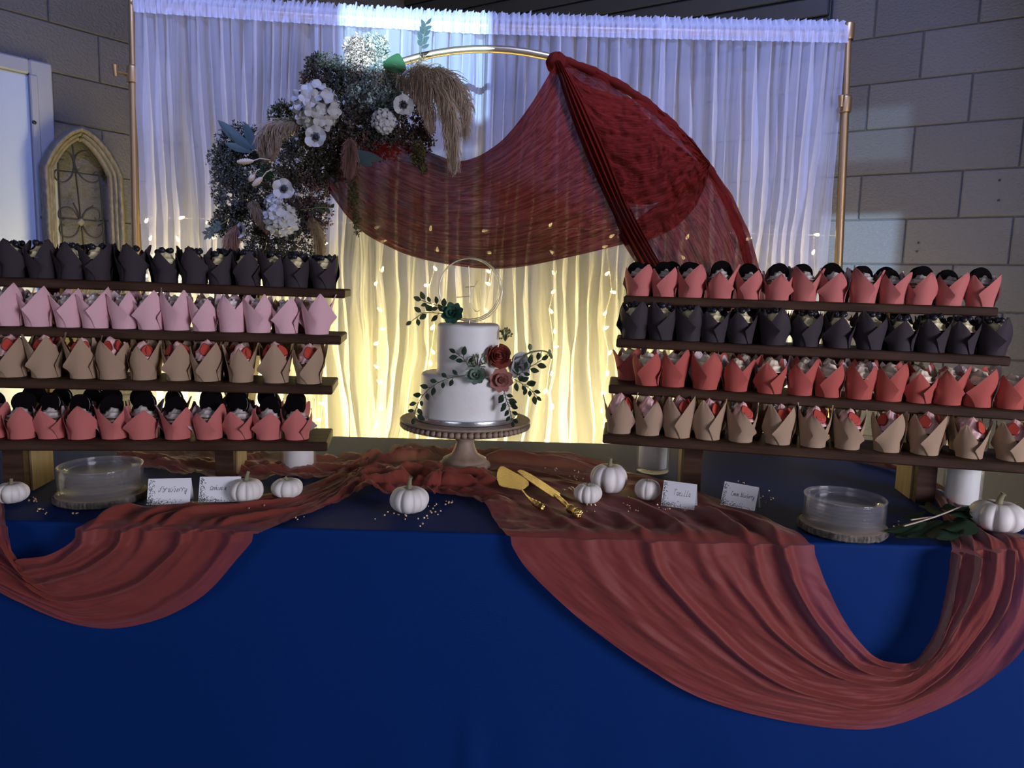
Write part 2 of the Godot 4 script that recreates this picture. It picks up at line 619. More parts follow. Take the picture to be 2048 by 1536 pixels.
func build_backdrop_stand() -> void:
	var s := thing("backdrop_stand", Vector3(0, 0, CZ))
	tag(s, "brass coloured telescopic pipe frame holding up the white curtains, clamps on its upright poles", "backdrop stand")
	var lt := at_z(263, -20, CZ)
	var lb := at_z(272, 500, CZ)
	var rtp := at_z(1697, 62, CZ)
	var rb := at_z(1678, 500, CZ)
	var off := Vector3(0, 0, -CZ)
	for q in [[lt, lb, at_z(256, 148, CZ)], [rtp, rb, at_z(1687, 208, CZ)]]:
		var a: Vector3 = q[0]
		var b: Vector3 = q[1]
		var foot := a + (b - a) * (a.y / (a.y - b.y))
		var c: Vector3 = a + (b - a) * ((a.y - q[2].y) / (a.y - b.y))
		foot.y = 0.0
		var mb := MB.new()
		mb.tube([a + off, c + off], 0.0115, 14)
		part(s, "upper_pole", mb.mesh(), M.brass)
		mb = MB.new()
		mb.tube([c + off, foot + off + Vector3(0, 0.02, 0)], 0.0145, 14)
		part(s, "lower_pole", mb.mesh(), M.brass)
		mb = MB.new()
		mb.lathe([Vector2(.0165, -.03), Vector2(.021, -.028), Vector2(.021, .02), Vector2(.018, .026), Vector2(.0145, .03)], 16, Transform3D(Basis(), c + off))
		mb.tube([c + off + Vector3(-.015, -.004, .004), c + off + Vector3(-.036, -.004, .05)], 0.006, 10)
		mb.tube([c + off + Vector3(-.036, -.022, .05), c + off + Vector3(-.036, .016, .05)], [0.007, 0.011], 10)
		part(s, "clamp", mb.mesh(), M.brass)
		mb = MB.new()
		for k in 3:
			var d := Vector3.FORWARD.rotated(Vector3.UP, k * TAU / 3)
			mb.tube([foot + off + Vector3(0, .35, 0), foot + off + d * 0.32 + Vector3(0, .012, 0)], 0.01, 8)
		part(s, "tripod_foot", mb.mesh(), M.brass)
		mb = MB.new()
		mb.lathe([Vector2(.018, -.03), Vector2(.02, -.02), Vector2(.02, .022), Vector2(.012, .03), Vector2(.006, .03)], 16, Transform3D(Basis(), a + off))
		part(s, "top_joint", mb.mesh(), M.brass)
	var pts := []
	for q in [[263, 8], [620, 32], [950, 52], [1320, 62], [1697, 70]]:
		pts.append(at_z(q[0], q[1], CZ) + off)
	var mb2 := MB.new()
	mb2.tube(smooth(pts, 24), 0.012, 12)
	part(s, "crossbar", mb2.mesh(), M.brass)

func build_curtain(x0: float, x1: float, k: int, label: String, loose := 0.05) -> void:
	# x0, x1 pixel columns at the header
	var bar := [[263, 8], [620, 32], [950, 52], [1320, 62], [1697, 70]]
	var pts := []
	for q in bar:
		pts.append(at_z(q[0], q[1], CZ))
	var a := at_z(x0, 30, CZ).x
	var b := at_z(x1, 50, CZ).x
	var bar_y := func(x: float) -> float:
		for i in pts.size() - 1:
			if x <= pts[i + 1].x or i == pts.size() - 2:
				return lerpf(pts[i].y, pts[i + 1].y, (x - pts[i].x) / (pts[i + 1].x - pts[i].x))
		return 2.0
	var r := RandomNumberGenerator.new()
	r.seed = 50 + k
	# pleats of random width
	var cuts := [0.0]
	var full := []
	while cuts[-1] < 1.0:
		# tight pleats, then a stretch that hangs nearly flat
		for j in r.randi_range(1, 4):
			cuts.append(cuts[-1] + r.randf_range(0.030, 0.062) / (b - a))
			full.append(r.randf_range(0.40, 0.70))
		cuts.append(cuts[-1] + r.randf_range(0.018, loose) / (b - a))
		full.append(r.randf_range(0.05, 0.25))
	var n: int = cuts.size() - 1
	var last: float = cuts[n]
	for i in cuts.size():
		cuts[i] /= last
	var nz := FastNoiseLite.new()
	nz.seed = 90 + k
	nz.frequency = 1.4
	var find := func(u: float) -> int:
		var i := 0
		while i < n - 1 and u > cuts[i + 1]: i += 1
		return i
	var s := thing("curtain", Vector3((a + b) / 2, 0, CZ))
	tag(s, label, "curtain", "sheer white curtain panels on the backdrop")
	var org := Vector3((a + b) / 2, 0, CZ)
	var mb := MB.new()
	mb.grid(int((b - a) / 0.0024), 30, func(u, v):
		var i: int = find.call(u)
		var w0: float = (cuts[i + 1] - cuts[i]) * (b - a)
		var q: float = (u - cuts[i]) / (cuts[i + 1] - cuts[i])
		var x: float = lerpf(a, b, u)
		var top: float = bar_y.call(x) + 0.005
		var y: float = lerpf(top, 0.012, v)
		var p: float = q * TAU
		var open: float = smoothstep(0.0, 0.25, v)
		var life: float = 0.75 + 0.5 * nz.get_noise_2d(i * 7.3, v * 1.5)
		var edge: float = minf(1.0, 8.0 * minf(u, 1.0 - u) + 0.1)
		var wander: float = (nz.get_noise_2d(u * 3.0, v * 1.6) * 0.09 + 0.05 * sin(u * 5.0 + k * 2.0)) * v * edge
		# each pleat doubles back on itself, more so lower down
		var side: float = w0 * (full[i] as float) * (0.6 + 0.4 * open) * life * sin(p + 0.8 * sin(p))
		var out: float = minf(w0 * (0.35 + (full[i] as float)), 0.04) * (0.6 + 0.4 * open) * life * cos(p)
		return Vector3(x + side + wander, y, CZ + out + 0.012 * nz.get_noise_2d(u * 30.0, v * 3.0)) - org)
	part(s, "sheer_panel", mb.mesh(), M.sheer)
	# gathered pocket round the bar and the ruffle above it
	mb = MB.new()
	var m := int((b - a) / 0.019)
	mb.grid(m * 6, 12, func(u, v):
		var x: float = lerpf(a, b, u)
		var cy: float = bar_y.call(x)
		var fold := sin(u * m * TAU + 2.0 * nz.get_noise_1d(u * 40.0)) + 0.6 * sin(u * m * 0.43 * TAU + 1.0)
		if v < 0.5:
			var q: float = v * 2.0
			var hgt: float = lerpf(0.046 + 0.010 * nz.get_noise_1d(u * 90.0), 0.012, q)
			return Vector3(x + 0.004 * fold * (1.0 - q), cy + hgt, CZ + 0.012 * fold * (1.0 - q) + 0.026 * q) - org
		var w: float = (v - 0.5) * 2.0
		return Vector3(x, cy + lerpf(0.012, -0.034, w), CZ + 0.026 + 0.006 * fold * sin(w * PI) + 0.003 * fold) - org)
	part(s, "gathered_header", mb.mesh(), M.sheer_header)

func build_string_lights() -> void:
	var z := CZ - 0.115
	var org := at_z(950, 445, z)
	var s := thing("string_lights", org)
	tag(s, "warm white fairy lights hanging in strands behind the sheer curtains", "string lights")
	var r := RandomNumberGenerator.new()
	r.seed = 4
	var ball := MB.new()
	ball.lathe([Vector2(0, -.011), Vector2(.004, -.009), Vector2(.0058, -.004), Vector2(.0045, .003), Vector2(.002, .011), Vector2(0, .012)], 10)
	var bulb := ball.mesh()
	var mb := MB.new()
	var head := []
	for x in [280, 600, 950, 1300, 1670]:
		head.append(at_z(x, 452 + (x - 950) * 0.027, z) - org)
	mb.tube(smooth(head, 20), 0.0008, 5)
	part(s, "lead_wire", mb.mesh(), M.wire)
	var ci := 0
	for x in [300, 361, 420, 524, 640, 760, 866, 978, 1110, 1222, 1372, 1490, 1632]:
		var t := at_z(x, 455 + (x - 950) * 0.027, z)
		var pts := []
		for k in 16:
			pts.append(t - org + Vector3(0.012 * sin(k * 1.7 + x), -0.075 * k, 0.012 * cos(k * 2.1)))
		mb = MB.new()
		mb.tube(pts, 0.001, 4)
		var strand := part(s, "strand", mb.mesh(), M.wire)
		for k in 16:
			var p: Vector3 = pts[k] + Vector3(r.randf_range(-.012, .012), r.randf_range(-.02, .02), 0.01)
			part(strand, "bulb", bulb, M.bulb_glow, Transform3D(Basis.from_euler(Vector3(r.randf_range(-1, 1), 0, r.randf_range(-1.5, 1.5))), p))
			if k > 1 or k == 0:
				var l := OmniLight3D.new()
				l.name = "bulb_light"
				l.light_color = lin(1.0, .80, .30)
				l.light_energy = WARM * (0.08 + smoothstep(1.0, 9.0, float(k)))
				l.omni_range = 9.0
				l.omni_attenuation = 2.0
				l.light_size = 0.012
				l.shadow_enabled = true
				l.position = p + org + Vector3(0, 0, 0.0)
				add_child(l, true)
		ci += 1

var WARM := 0.027
const HZ := -2.4
var hoop_c: Vector3
var hoop_r: float

func build_hoop() -> void:
	hoop_c = at_z(970, 661, HZ)
	hoop_r = (at_z(970, 98, HZ) - hoop_c).length()
	var s := thing("hoop_arch", Vector3(hoop_c.x, 0, HZ))
	tag(s, "large round champagne gold metal hoop standing in front of the sheer curtains", "hoop arch")
	var pts := []
	for k in 96:
		pts.append(Vector3(hoop_r * cos(k * TAU / 96), hoop_c.y + hoop_r * sin(k * TAU / 96), 0))
	var mb := MB.new()
	mb.tube(pts, 0.0115, 12, true)
	part(s, "ring", mb.mesh(), M.hoop_gold)
	var base := hoop_c.y - hoop_r
	mb = MB.new()
	for x in [-0.35, 0.35]:
		var y := hoop_c.y - sqrt(hoop_r * hoop_r - x * x)
		mb.tube([Vector3(x, y, 0), Vector3(x, 0.012, 0)], 0.011, 10)
		mb.tube([Vector3(x, 0.012, -0.25), Vector3(x, 0.012, 0.25)], 0.011, 10)
	part(s, "stand_foot", mb.mesh(), M.hoop_gold)

func pz(list: Array, z: float) -> Array:
	var out := []
	for q in list:
		out.append(at_z(q[0], q[1], z if q.size() < 3 else q[2]))
	return out

func sheet(mb: MB, top: Array, bottom: Array, nu: int, nv: int, push: Callable) -> void:
	# a cloth between two edges; push(u, v) moves it towards the viewer
	var T := smooth(top, nu)
	var B := smooth(bottom, nu)
	mb.grid(nu, nv, func(u, v):
		var i := roundi(u * nu)
		return T[i].lerp(B[i], v) + push.call(u, v))

func build_hoop_drape() -> void:
	var knot := at_z(1114, 122, HZ + 0.03)
	var s := thing("hoop_drape", knot)
	tag(s, "rust red crinkled chiffon swagged across the gold hoop with a tail at its outer side", "drape")
	var nz := FastNoiseLite.new()
	nz.seed = 12
	nz.frequency = 3.0
	var z := HZ + 0.035
	var shift := func(a: Array) -> Array: return a.map(func(p): return p - knot)
	# swag hanging from the flowers to the knot
	var mb := MB.new()
	sheet(mb, shift.call(pz([[735, 262], [790, 276], [850, 300], [925, 322], [1000, 284], [1062, 208], [1112, 124]], z)), shift.call(pz([[640, 352], [700, 440], [770, 490], [860, 522], [1000, 538], [1140, 514], [1252, 487]], z)), 150, 170, func(u, v):
		var belly := 0.10 * sin(PI * v) * sin(PI * clampf(u * 1.05, 0, 1))
		var crease := 0.004 * ridge(v * 120.0 + 14.0 * nz.get_noise_2d(u * 1.6, v * 2.0)) * (0.4 + nz.get_noise_2d(u * 5.0, v * 14.0)) + 0.008 * ridge(v * 36.0 + u * 4.0 + 9.0 * nz.get_noise_2d(u, v))
		var edge := 0.014 * smoothstep(0.9, 1.0, v) * sin(u * 30.0)
		return Vector3(0, 0, belly + crease * (0.5 + v) + edge))
	part(s, "swag", mb.mesh(), M.chiffon)
	# upper drape between the knot and the side of the hoop
	mb = MB.new()
	sheet(mb, shift.call(pz([[1114, 122], [1176, 172], [1240, 192], [1292, 205], [1360, 258], [1415, 320]], z + 0.012)), shift.call(pz([[1250, 492], [1290, 482], [1345, 458], [1385, 420], [1407, 380], [1420, 330]], z + 0.012)), 60, 50, func(u, v):
		return Vector3(0, 0, 0.05 * sin(PI * v) * sin(PI * u) + 0.006 * sin(v * 26.0 + u * 11.0 + 7.0 * nz.get_noise_2d(u * 2.0, v * 2.0))))
	part(s, "upper_drape", mb.mesh(), M.chiffon)
	# second layer behind it, up to the ring
	mb = MB.new()
	sheet(mb, shift.call(pz([[1114, 116], [1180, 136], [1242, 180], [1302, 240], [1360, 292], [1416, 345]], z - 0.02)), shift.call(pz([[1200, 372], [1240, 400], [1280, 410], [1330, 400], [1375, 380], [1412, 356]], z - 0.02)), 40, 24, func(u, v):
		return Vector3(0, 0, -0.03 * sin(PI * v) + 0.006 * sin(u * 30.0 + v * 9.0)))
	part(s, "back_layer", mb.mesh(), M.chiffon)
	# gathered rope of folds running down from the knot
	mb = MB.new()
	sheet(mb, shift.call(pz([[1108, 124], [1140, 230], [1180, 330], [1232, 440], [1278, 530], [1330, 640], [1370, 760]], z + 0.02)), shift.call(pz([[1122, 124], [1168, 200], [1216, 300], [1262, 420], [1322, 530], [1390, 640], [1440, 760]], z + 0.02)), 70, 40, func(u, v):
		return Vector3(0, 0, (0.02 + 0.012 * u) * sin(PI * v) + 0.009 * sin(v * 30.0 + 3.0 * sin(u * 4.0)) * (0.4 + u)))
	part(s, "gathered_fold", mb.mesh(), M.chiffon)
	# tail below the side of the hoop
	mb = MB.new()
	sheet(mb, shift.call(pz([[1236, 470], [1290, 560], [1340, 660], [1380, 780]], z - 0.03)), shift.call(pz([[1416, 322], [1474, 410], [1522, 545], [1550, 780]], z - 0.03)), 50, 60, func(u, v):
		return Vector3(0, 0, 0.05 * sin(PI * v) + 0.012 * sin(v * 22.0 + 2.0 * u + 4.0 * nz.get_noise_2d(u, v * 2.0)) * (0.3 + u)))
	part(s, "tail", mb.mesh(), M.chiffon)
	# cloth wound round the ring
	mb = MB.new()
	var a0 := (at_z(1112, 118, HZ) - hoop_c)
	var a1 := (at_z(1524, 545, HZ) - hoop_c)
	var pts := []
	var rad := []
	for k in 71:
		var t := lerpf(atan2(a0.y, a0.x), atan2(a1.y, a1.x), k / 70.0)
		pts.append(hoop_c + Vector3(cos(t), sin(t), 0) * hoop_r + Vector3(0, 0, 0.004) - knot)
		rad.append(0.0135 + 0.0016 * sin(k * 0.9) + 0.0012 * sin(k * 2.3))
	mb.tube(pts, rad, 12)
	part(s, "ring_wrap", mb.mesh(), M.chiffon_dense)
	mb = MB.new()
	mb.grid(20, 14, func(a, b):
		var t: float = a * TAU
		var p: float = (b - 0.5) * PI
		var q := Vector3(cos(p) * cos(t), sin(p), cos(p) * sin(t))
		return q * Vector3(.03, .03, .028) * (1.0 + 0.12 * sin(t * 7.0 + b * 9.0)) + Vector3(0, 0, -0.02), true)
	part(s, "knot", mb.mesh(), M.chiffon_dense)

# ---------------------------------------------------------------- flowers
func leaf_shape(mb: MB, at: Transform3D, len: float, wide: float, bend := 0.25, nu := 4, nv := 6, point := 1.0, blunt := 0.8) -> void:
	# a leaf along +y from the origin, face to +z
	mb.grid(nu, nv, func(u, v):
		var w := wide * pow(sin(PI * clampf(pow(v, point) * 0.96 + 0.02, 0, 1)), blunt)
		var x: float = (u - 0.5) * 2.0 * w
		return at * Vector3(x, v * len, bend * len * v * v - absf(u - 0.5) * w * 0.6))

func foliage(parent: Node3D, called: String, mesh: Mesh, spots: Array, m: Material) -> void:
	# spots: [Transform3D, Color]
	var mm := MultiMesh.new()
	mm.transform_format = MultiMesh.TRANSFORM_3D
	mm.use_colors = true
	mm.mesh = mesh
	mm.instance_count = spots.size()
	for k in spots.size():
		mm.set_instance_transform(k, spots[k][0])
		mm.set_instance_color(k, spots[k][1])
	var o := MultiMeshInstance3D.new()
	o.multimesh = mm
	o.material_override = m
	o.name = called
	o.set_meta("kind", "stuff")
	parent.add_child(o, true)

func tuft() -> ArrayMesh:
	var r := RandomNumberGenerator.new()
	r.seed = 3
	var mb := MB.new()
	for k in 9:
		var d := Basis.from_euler(Vector3(r.randf_range(-1.2, 1.2), r.randf() * TAU, r.randf_range(-1.2, 1.2)))
		var p := d * Vector3(0, 1, 0)
		mb.grid(1, 2, func(u, v): return p * 0.35 + d * Vector3((u - 0.5) * 0.42 * (1.0 if v == 0.5 else 0.15), v * 0.75, 0.1 * v), false)
	return mb.mesh()

func strand_mesh() -> ArrayMesh:
	# a drooping hair of a plume with small seeds, length 1
	var mb := MB.new()
	var pts := []
	for k in 5:
		var t := k / 4.0
		pts.append(Vector3(0, t * (1.0 - 0.35 * t), 0.5 * t * t))
	mb.tube(pts, [.006, .010, .014, .011, .004], 3)
	return mb.mesh()

func floret(mb: MB, r: float, seed_: int) -> void:
	var g := RandomNumberGenerator.new()
	g.seed = seed_
	for k in 4:
		var b := Basis(Vector3.BACK, k * PI / 2 + g.randf_range(-.15, .15)) * Basis(Vector3.RIGHT, g.randf_range(0.15, 0.5))
		leaf_shape(mb, Transform3D(b, Vector3.ZERO), r, r * 0.56, g.randf_range(-0.1, 0.25), 4, 6, 0.9, 0.42)

func look(d: Vector3, spin := 0.0) -> Basis:
	# +z of the part towards d
	var z := d.normalized()
	var x := Vector3.UP.cross(z).normalized() if absf(z.y) < 0.95 else Vector3.RIGHT
	return Basis(x, z.cross(x), z) * Basis(Vector3.BACK, spin)

func hydrangea(parent: Node3D, c: Vector3, r: float, m: Material, seed_: int) -> void:
	var g := RandomNumberGenerator.new()
	g.seed = seed_
	var mb := MB.new()
	mb.ball(Vector3.ZERO, Vector3.ONE * r * 0.72, 10, 8)
	var head := part(parent, "hydrangea_head", mb.mesh(), m, Transform3D(Basis(), c))
	var shapes := []
	for k in 3:
		mb = MB.new()
		floret(mb, r * 0.31, seed_ + k)
		shapes.append(mb.mesh())
	var n := 50
	for k in n:
		var y := 1.0 - 1.75 * k / n
		var t := k * 2.39996
		var q := sqrt(maxf(0, 1.0 - y * y))
		var d := Vector3(q * cos(t), q * sin(t), y).normalized()
		part(head, "floret", shapes[k % 3], m, Transform3D(look(d + Vector3(0, 0, 0.15), g.randf() * TAU), d * r * g.randf_range(0.78, 1.0)))

func anemone(parent: Node3D, c: Vector3, r: float, face: Vector3, seed_: int) -> void:
	var g := RandomNumberGenerator.new()
	g.seed = seed_
	var mb := MB.new()
	mb.ball(Vector3(0, 0, r * 0.14), Vector3(r * .24, r * .24, r * .16), 12, 8)
	for k in 22:
		var t := k * TAU / 22
		var l := r * g.randf_range(0.34, 0.48)
		mb.tube([Vector3(0, 0, r * .1), Vector3(cos(t), sin(t), 0) * l + Vector3(0, 0, r * 0.16)], [r * .015, r * .03], 4)
	var fl := part(parent, "anemone", mb.mesh(), M.anemone_eye, Transform3D(look(face), c))
	for k in 6:
		mb = MB.new()
		var b := Basis(Vector3.BACK, k * TAU / 6 + g.randf_range(-.2, .2)) * Basis(Vector3.RIGHT, g.randf_range(0.05, 0.4))
		leaf_shape(mb, Transform3D(b, Vector3(0, 0, -0.003 * (k % 2))), r * g.randf_range(.92, 1.12), r * 0.60, g.randf_range(0.05, 0.3), 6, 8, 0.85, 0.42)
		part(fl, "petal", mb.mesh(), M.petal_white)

func plume(parent: Node3D, path: Array, long: float, n: int, c: Color, hair: Mesh, seed_: int) -> void:
	var g := RandomNumberGenerator.new()
	g.seed = seed_
	var pts := smooth(path, 40)
	var spots := []
	for k in int(n * 2.2):
		var t := g.randf()
		var i := mini(int(t * 40), 39)
		var d: Vector3 = (pts[i + 1] - pts[i]).normalized()
		var side := Vector3(g.randf_range(-1, 1), g.randf_range(-1, 1), g.randf_range(-1, 1)).normalized()
		var y := (d * 0.75 + side * 0.7).normalized()
		var zz := (Vector3.DOWN - y * Vector3.DOWN.dot(y)).normalized()
		var x := y.cross(zz)
		var l := long * g.randf_range(0.55, 1.1) * (0.55 + 0.45 * sin(PI * clampf(t * 1.1, 0, 1)))
		var w := l if l > 0.03 else 0.03
		spots.append([Transform3D(Basis(x * w * 0.8, y * l, zz * w), pts[i] + side * 0.006), c * g.randf_range(0.7, 1.2)])
	foliage(parent, "pampas_plume", hair, spots, M.tinted)

func build_flowers() -> void:
	var org := at_z(650, 300, HZ)
	var s := thing("floral_arrangement", org)
	tag(s, "asymmetrical floral arrangement of white anemones, hydrangeas, dried foliage and pampas on the hoop", "flower arrangement")
	var g := RandomNumberGenerator.new()
	g.seed = 21
	var tf := tuft()
	# masses of dried foliage: pixel x, y, radius in pixels, colour (r, g, b), count
	var dark := Color(.040, .036, .024)
	var slate := Color(.046, .050, .040)
	var teal := Color(.20, .25, .23)  # teal, pale and beige brightened to stand in for a light patch
	var pale := Color(.36, .37, .30)
	var beige := Color(.33, .25, .19)
	var brown := Color(.06, .033, .025)
	var moss := Color(.05, .052, .014)
	for q in [[650, 150, 42, dark, 170], [622, 158, 20, brown, 40], [690, 165, 45, slate, 160], [735, 195, 45, teal, 190], [760, 165, 42, teal, 170], [718, 102, 30, beige, 130], [750, 98, 26, pale, 120], [728, 130, 38, beige, 150], [772, 160, 36, beige, 130], [756, 140, 30, pale, 100], [790, 190, 40, teal, 140],
			[640, 250, 55, moss, 120], [570, 232, 30, moss, 80], [700, 240, 60, dark, 170], [730, 262, 55, brown, 150], [770, 250, 48, slate, 130], [820, 250, 45, brown, 120], [838, 282, 32, brown, 80], [660, 300, 60, dark, 150], [610, 330, 55, dark, 160], [560, 330, 48, dark, 110], [480, 292, 46, slate, 140], [455, 330, 38, slate, 120], [492, 345, 52, slate, 160],
			[470, 385, 48, slate, 150], [520, 400, 52, dark, 150], [610, 385, 50, brown, 140], [625, 430, 38, brown, 110], [560, 440, 60, dark, 150], [500, 440, 45, slate, 120], [460, 440, 30, dark, 70], [600, 480, 52, slate, 150], [545, 490, 48, dark, 140], [520, 520, 40, dark, 90], [655, 340, 45, dark, 110], [600, 270, 40, moss, 80], [685, 290, 45, brown, 100], [770, 285, 38, slate, 70], [440, 452, 22, slate, 40]]:
		var c := at_z(q[0], q[1], HZ + 0.03) - org
		var r: float = q[2] / F * 2.35
		var spots := []
		for k in q[4] * 3:
			var d := Vector3(g.randf_range(-1, 1), g.randf_range(-1, 1), g.randf_range(-0.4, 1)).normalized()
			var p := c + d * Vector3(r, r, r * 0.85) * pow(g.randf(), 0.35)
			var sc := g.randf_range(0.006, 0.0125)
			spots.append([Transform3D(Basis.from_euler(Vector3(g.randf() * TAU, g.randf() * TAU, g.randf() * TAU)).scaled(Vector3.ONE * sc), p), (q[3] as Color) * (g.randf_range(0.5, 1.6) if g.randf() < 0.85 else g.randf_range(2.0, 3.6))])
		foliage(s, "foliage", tf, spots, M.tinted)
	# white hydrangeas
	hydrangea(s, at_z(632, 214, HZ + 0.14) - org, 0.066, M.petal_white, 5)
	hydrangea(s, at_z(562, 440, HZ + 0.15) - org, 0.048, M.petal_white, 9)
	hydrangea(s, at_z(768, 243, HZ + 0.12) - org, 0.034, M.petal_white, 13)
	hydrangea(s, at_z(548, 405, HZ + 0.12) - org, 0.026, M.petal_white, 17)
	# anemones
	anemone(s, at_z(632, 274, HZ + 0.17) - org, 0.031, Vector3(0.05, -0.1, 1), 1)
	anemone(s, at_z(568, 378, HZ + 0.18) - org, 0.031, Vector3(0.05, 0.05, 1), 2)
	anemone(s, at_z(807, 211, HZ + 0.14) - org, 0.031, Vector3(0.15, -0.05, 1), 3)
	anemone(s, at_z(484, 459, HZ + 0.13) - org, 0.026, Vector3(-0.8, -0.1, .6), 4)
	# pampas plumes
	var hair := strand_mesh()
	var P := func(list: Array) -> Array:
		var out := []
		for q in list:
			out.append(at_z(q[0], q[1], HZ + q[2]) - org)
		return out
	var sand := Color(.50, .38, .28)
	plume(s, P.call([[800, 165, .08], [830, 140, .12], [870, 150, .14], [905, 170, .14], [930, 210, .12], [930, 262, .1]]), 0.085, 900, sand, hair, 1)
	plume(s, P.call([[820, 160, .12], [850, 165, .15], [885, 195, .16], [902, 245, .15], [905, 300, .13], [908, 330, .12]]), 0.075, 1000, sand, hair, 2)
	plume(s, P.call([[810, 175, .1], [835, 185, .13], [855, 215, .13], [862, 255, .12]]), 0.06, 500, sand, hair, 3)
	plume(s, P.call([[600, 255, .12], [570, 250, .15], [540, 258, .16], [522, 282, .15], [528, 312, .14]]), 0.05, 700, Color(.30, .22, .15), hair, 4)
	plume(s, P.call([[545, 258, .14], [548, 280, .16], [545, 310, .15]]), 0.045, 350, Color(.30, .22, .15), hair, 5)
	plume(s, P.call([[700, 280, .1], [700, 310, .14], [698, 345, .14]]), 0.055, 500, Color(.24, .12, .09), hair, 6)
	plume(s, P.call([[505, 405, .12], [515, 425, .15], [535, 455, .15]]), 0.04, 380, Color(.28, .20, .14), hair, 7)
	plume(s, P.call([[480, 455, .1], [465, 475, .12], [460, 520, .1]]), 0.055, 500, Color(.26, .14, .10), hair, 8)
	plume(s, P.call([[620, 440, .06], [638, 475, .08], [640, 530, .06]]), 0.05, 500, Color(.36, .25, .12), hair, 9)
	# single leaves and sprigs
	var mb := MB.new()
	leaf_shape(mb, Transform3D(look(Vector3(0.1, 0.3, 1), -0.25), at_z(784, 144, HZ + 0.13) - org), 0.066, 0.034, -0.1, 6, 8, 0.7)
	part(s, "leaf", mb.mesh(), M.leaf_green)
	mb = MB.new()
	leaf_shape(mb, Transform3D(look(Vector3(-0.5, 0.8, 0.5), 0.9), at_z(772, 106, HZ + 0.13) - org), 0.05, 0.018, -0.2, 4, 8, 0.8)
	part(s, "leaf", mb.mesh(), M.leaf_green)
	for q in [[500, 300, 432, 238, .016], [505, 298, 455, 262, .014], [508, 300, 484, 242, .014], [505, 305, 448, 285, .012], [515, 300, 493, 262, .013], [690, 300, 760, 318, .016], [700, 300, 740, 330, .016]]:
		var a := at_z(q[0], q[1], HZ + 0.1) - org
		var b := at_z(q[2], q[3], HZ + 0.12) - org
		mb = MB.new()
		leaf_shape(mb, Transform3D(look(Vector3(0.1, 0.2, 1), 0) * Basis(Vector3.BACK, atan2(-(b - a).x, (b - a).y)), a), (b - a).length(), q[4], 0.05, 4, 8, 1.2)
		part(s, "blade_leaf", mb.mesh(), M.leaf_slate)
	for q in [[838, 118, 852, 45, 13, "leaf_slate"], [846, 150, 890, 142, 9, "leaf_slate"], [600, 420, 668, 415, 6, "leaf_dark"], [455, 440, 412, 470, 10, "leaf_slate"], [560, 362, 520, 345, 9, "leaf_dark"]]:
		var a := at_z(q[0], q[1], HZ + 0.1) - org
		var b := at_z(q[2], q[3], HZ + 0.09) - org
		mb = MB.new()
		mb.tube([a, a.lerp(b, 0.5) + Vector3(.004, .004, 0), b], 0.0012, 5)
		var sp := part(s, "sprig", mb.mesh(), M.stalk)
		for k in q[4]:
			var t: float = 0.3 + 0.7 * k / q[4]
			mb = MB.new()
			var ang := atan2(-(b - a).x, (b - a).y) + (0.9 if k % 2 else -0.9) * g.randf_range(0.6, 1.2)
			leaf_shape(mb, Transform3D(look(Vector3(g.randf_range(-.4, .4), .2, 1)) * Basis(Vector3.BACK, ang), a.lerp(b, t)), g.randf_range(.016, .028), .006, 0.1, 2, 4)
			part(sp, "sprig_leaf", mb.mesh(), M[q[5]])
	# bunny tail grasses
	for q in [[540, 320, 474, 324], [520, 338, 498, 362], [545, 338, 505, 372]]:
		var a := at_z(q[0], q[1], HZ + 0.17) - org
		var b := at_z(q[2], q[3], HZ + 0.18) - org
		mb = MB.new()
		mb.tube([a, a.lerp(b, 0.3) + Vector3(0, .006, 0), a.lerp(b, 0.55)], 0.0016, 6)
		var st := part(s, "grass_stem", mb.mesh(), M.wheat)
		mb = MB.new()
		var pts := []
		var rad := []
		for k in 15:
			pts.append(a.lerp(b, 0.5 + 0.5 * k / 14.0))
			rad.append(0.0085 * pow(sin(PI * (k + 0.6) / 15.6), 0.7) * (0.82 + 0.3 * (k % 2)) + 0.0005)
		mb.tube(pts, rad, 9)
		part(st, "seed_head", mb.mesh(), M.wheat)
	# trailing green amaranth
	for q in [[835, 285, 848, 345, 25], [705, 385, 716, 470, 22], [838, 300, 830, 330, 12], [700, 340, 706, 410, 14]]:
		var spots := []
		for k in q[4] * 5:
			var t := g.randf()
			var p := at_z(lerpf(q[0], q[2], t) + g.randf_range(-11, 11) * (1.0 - 0.5 * t), lerpf(q[1], q[3], t), HZ + 0.1 + g.randf_range(-.02, .02)) - org
			spots.append([Transform3D(Basis.from_euler(Vector3(g.randf() * TAU, g.randf() * TAU, g.randf() * TAU)).scaled(Vector3.ONE * g.randf_range(.006, .010)), p), Color(.07, .06, .015) * g.randf_range(0.5, 1.4)])
		foliage(s, "trailing_foliage", tf, spots, M.tinted)
	# second, smaller arrangement low down on the hoop behind the cupcakes
	var o2 := at_z(1520, 840, HZ)
	var s2 := thing("floral_arrangement", o2)
	tag(s2, "small low arrangement of pale hydrangea and dark greenery seen between shelves of cupcakes", "flower arrangement")
	for q in [[1475, 820, 45, dark, 240], [1545, 850, 60, slate, 240], [1620, 830, 35, dark, 130]]:
		var c := at_z(q[0], q[1], HZ + 0.06) - o2
		var r: float = q[2] / F * 2.35
		var spots := []
		for k in q[4]:
			var d := Vector3(g.randf_range(-1, 1), g.randf_range(-1, 1), g.randf_range(-1, 1)).normalized()
			spots.append([Transform3D(Basis.from_euler(Vector3(g.randf() * TAU, g.randf() * TAU, g.randf() * TAU)).scaled(Vector3.ONE * g.randf_range(.012, .022)), c + d * r * pow(g.randf(), 0.35)), (q[3] as Color) * g.randf_range(0.5, 1.7)])
		foliage(s2, "foliage", tf, spots, M.tinted)
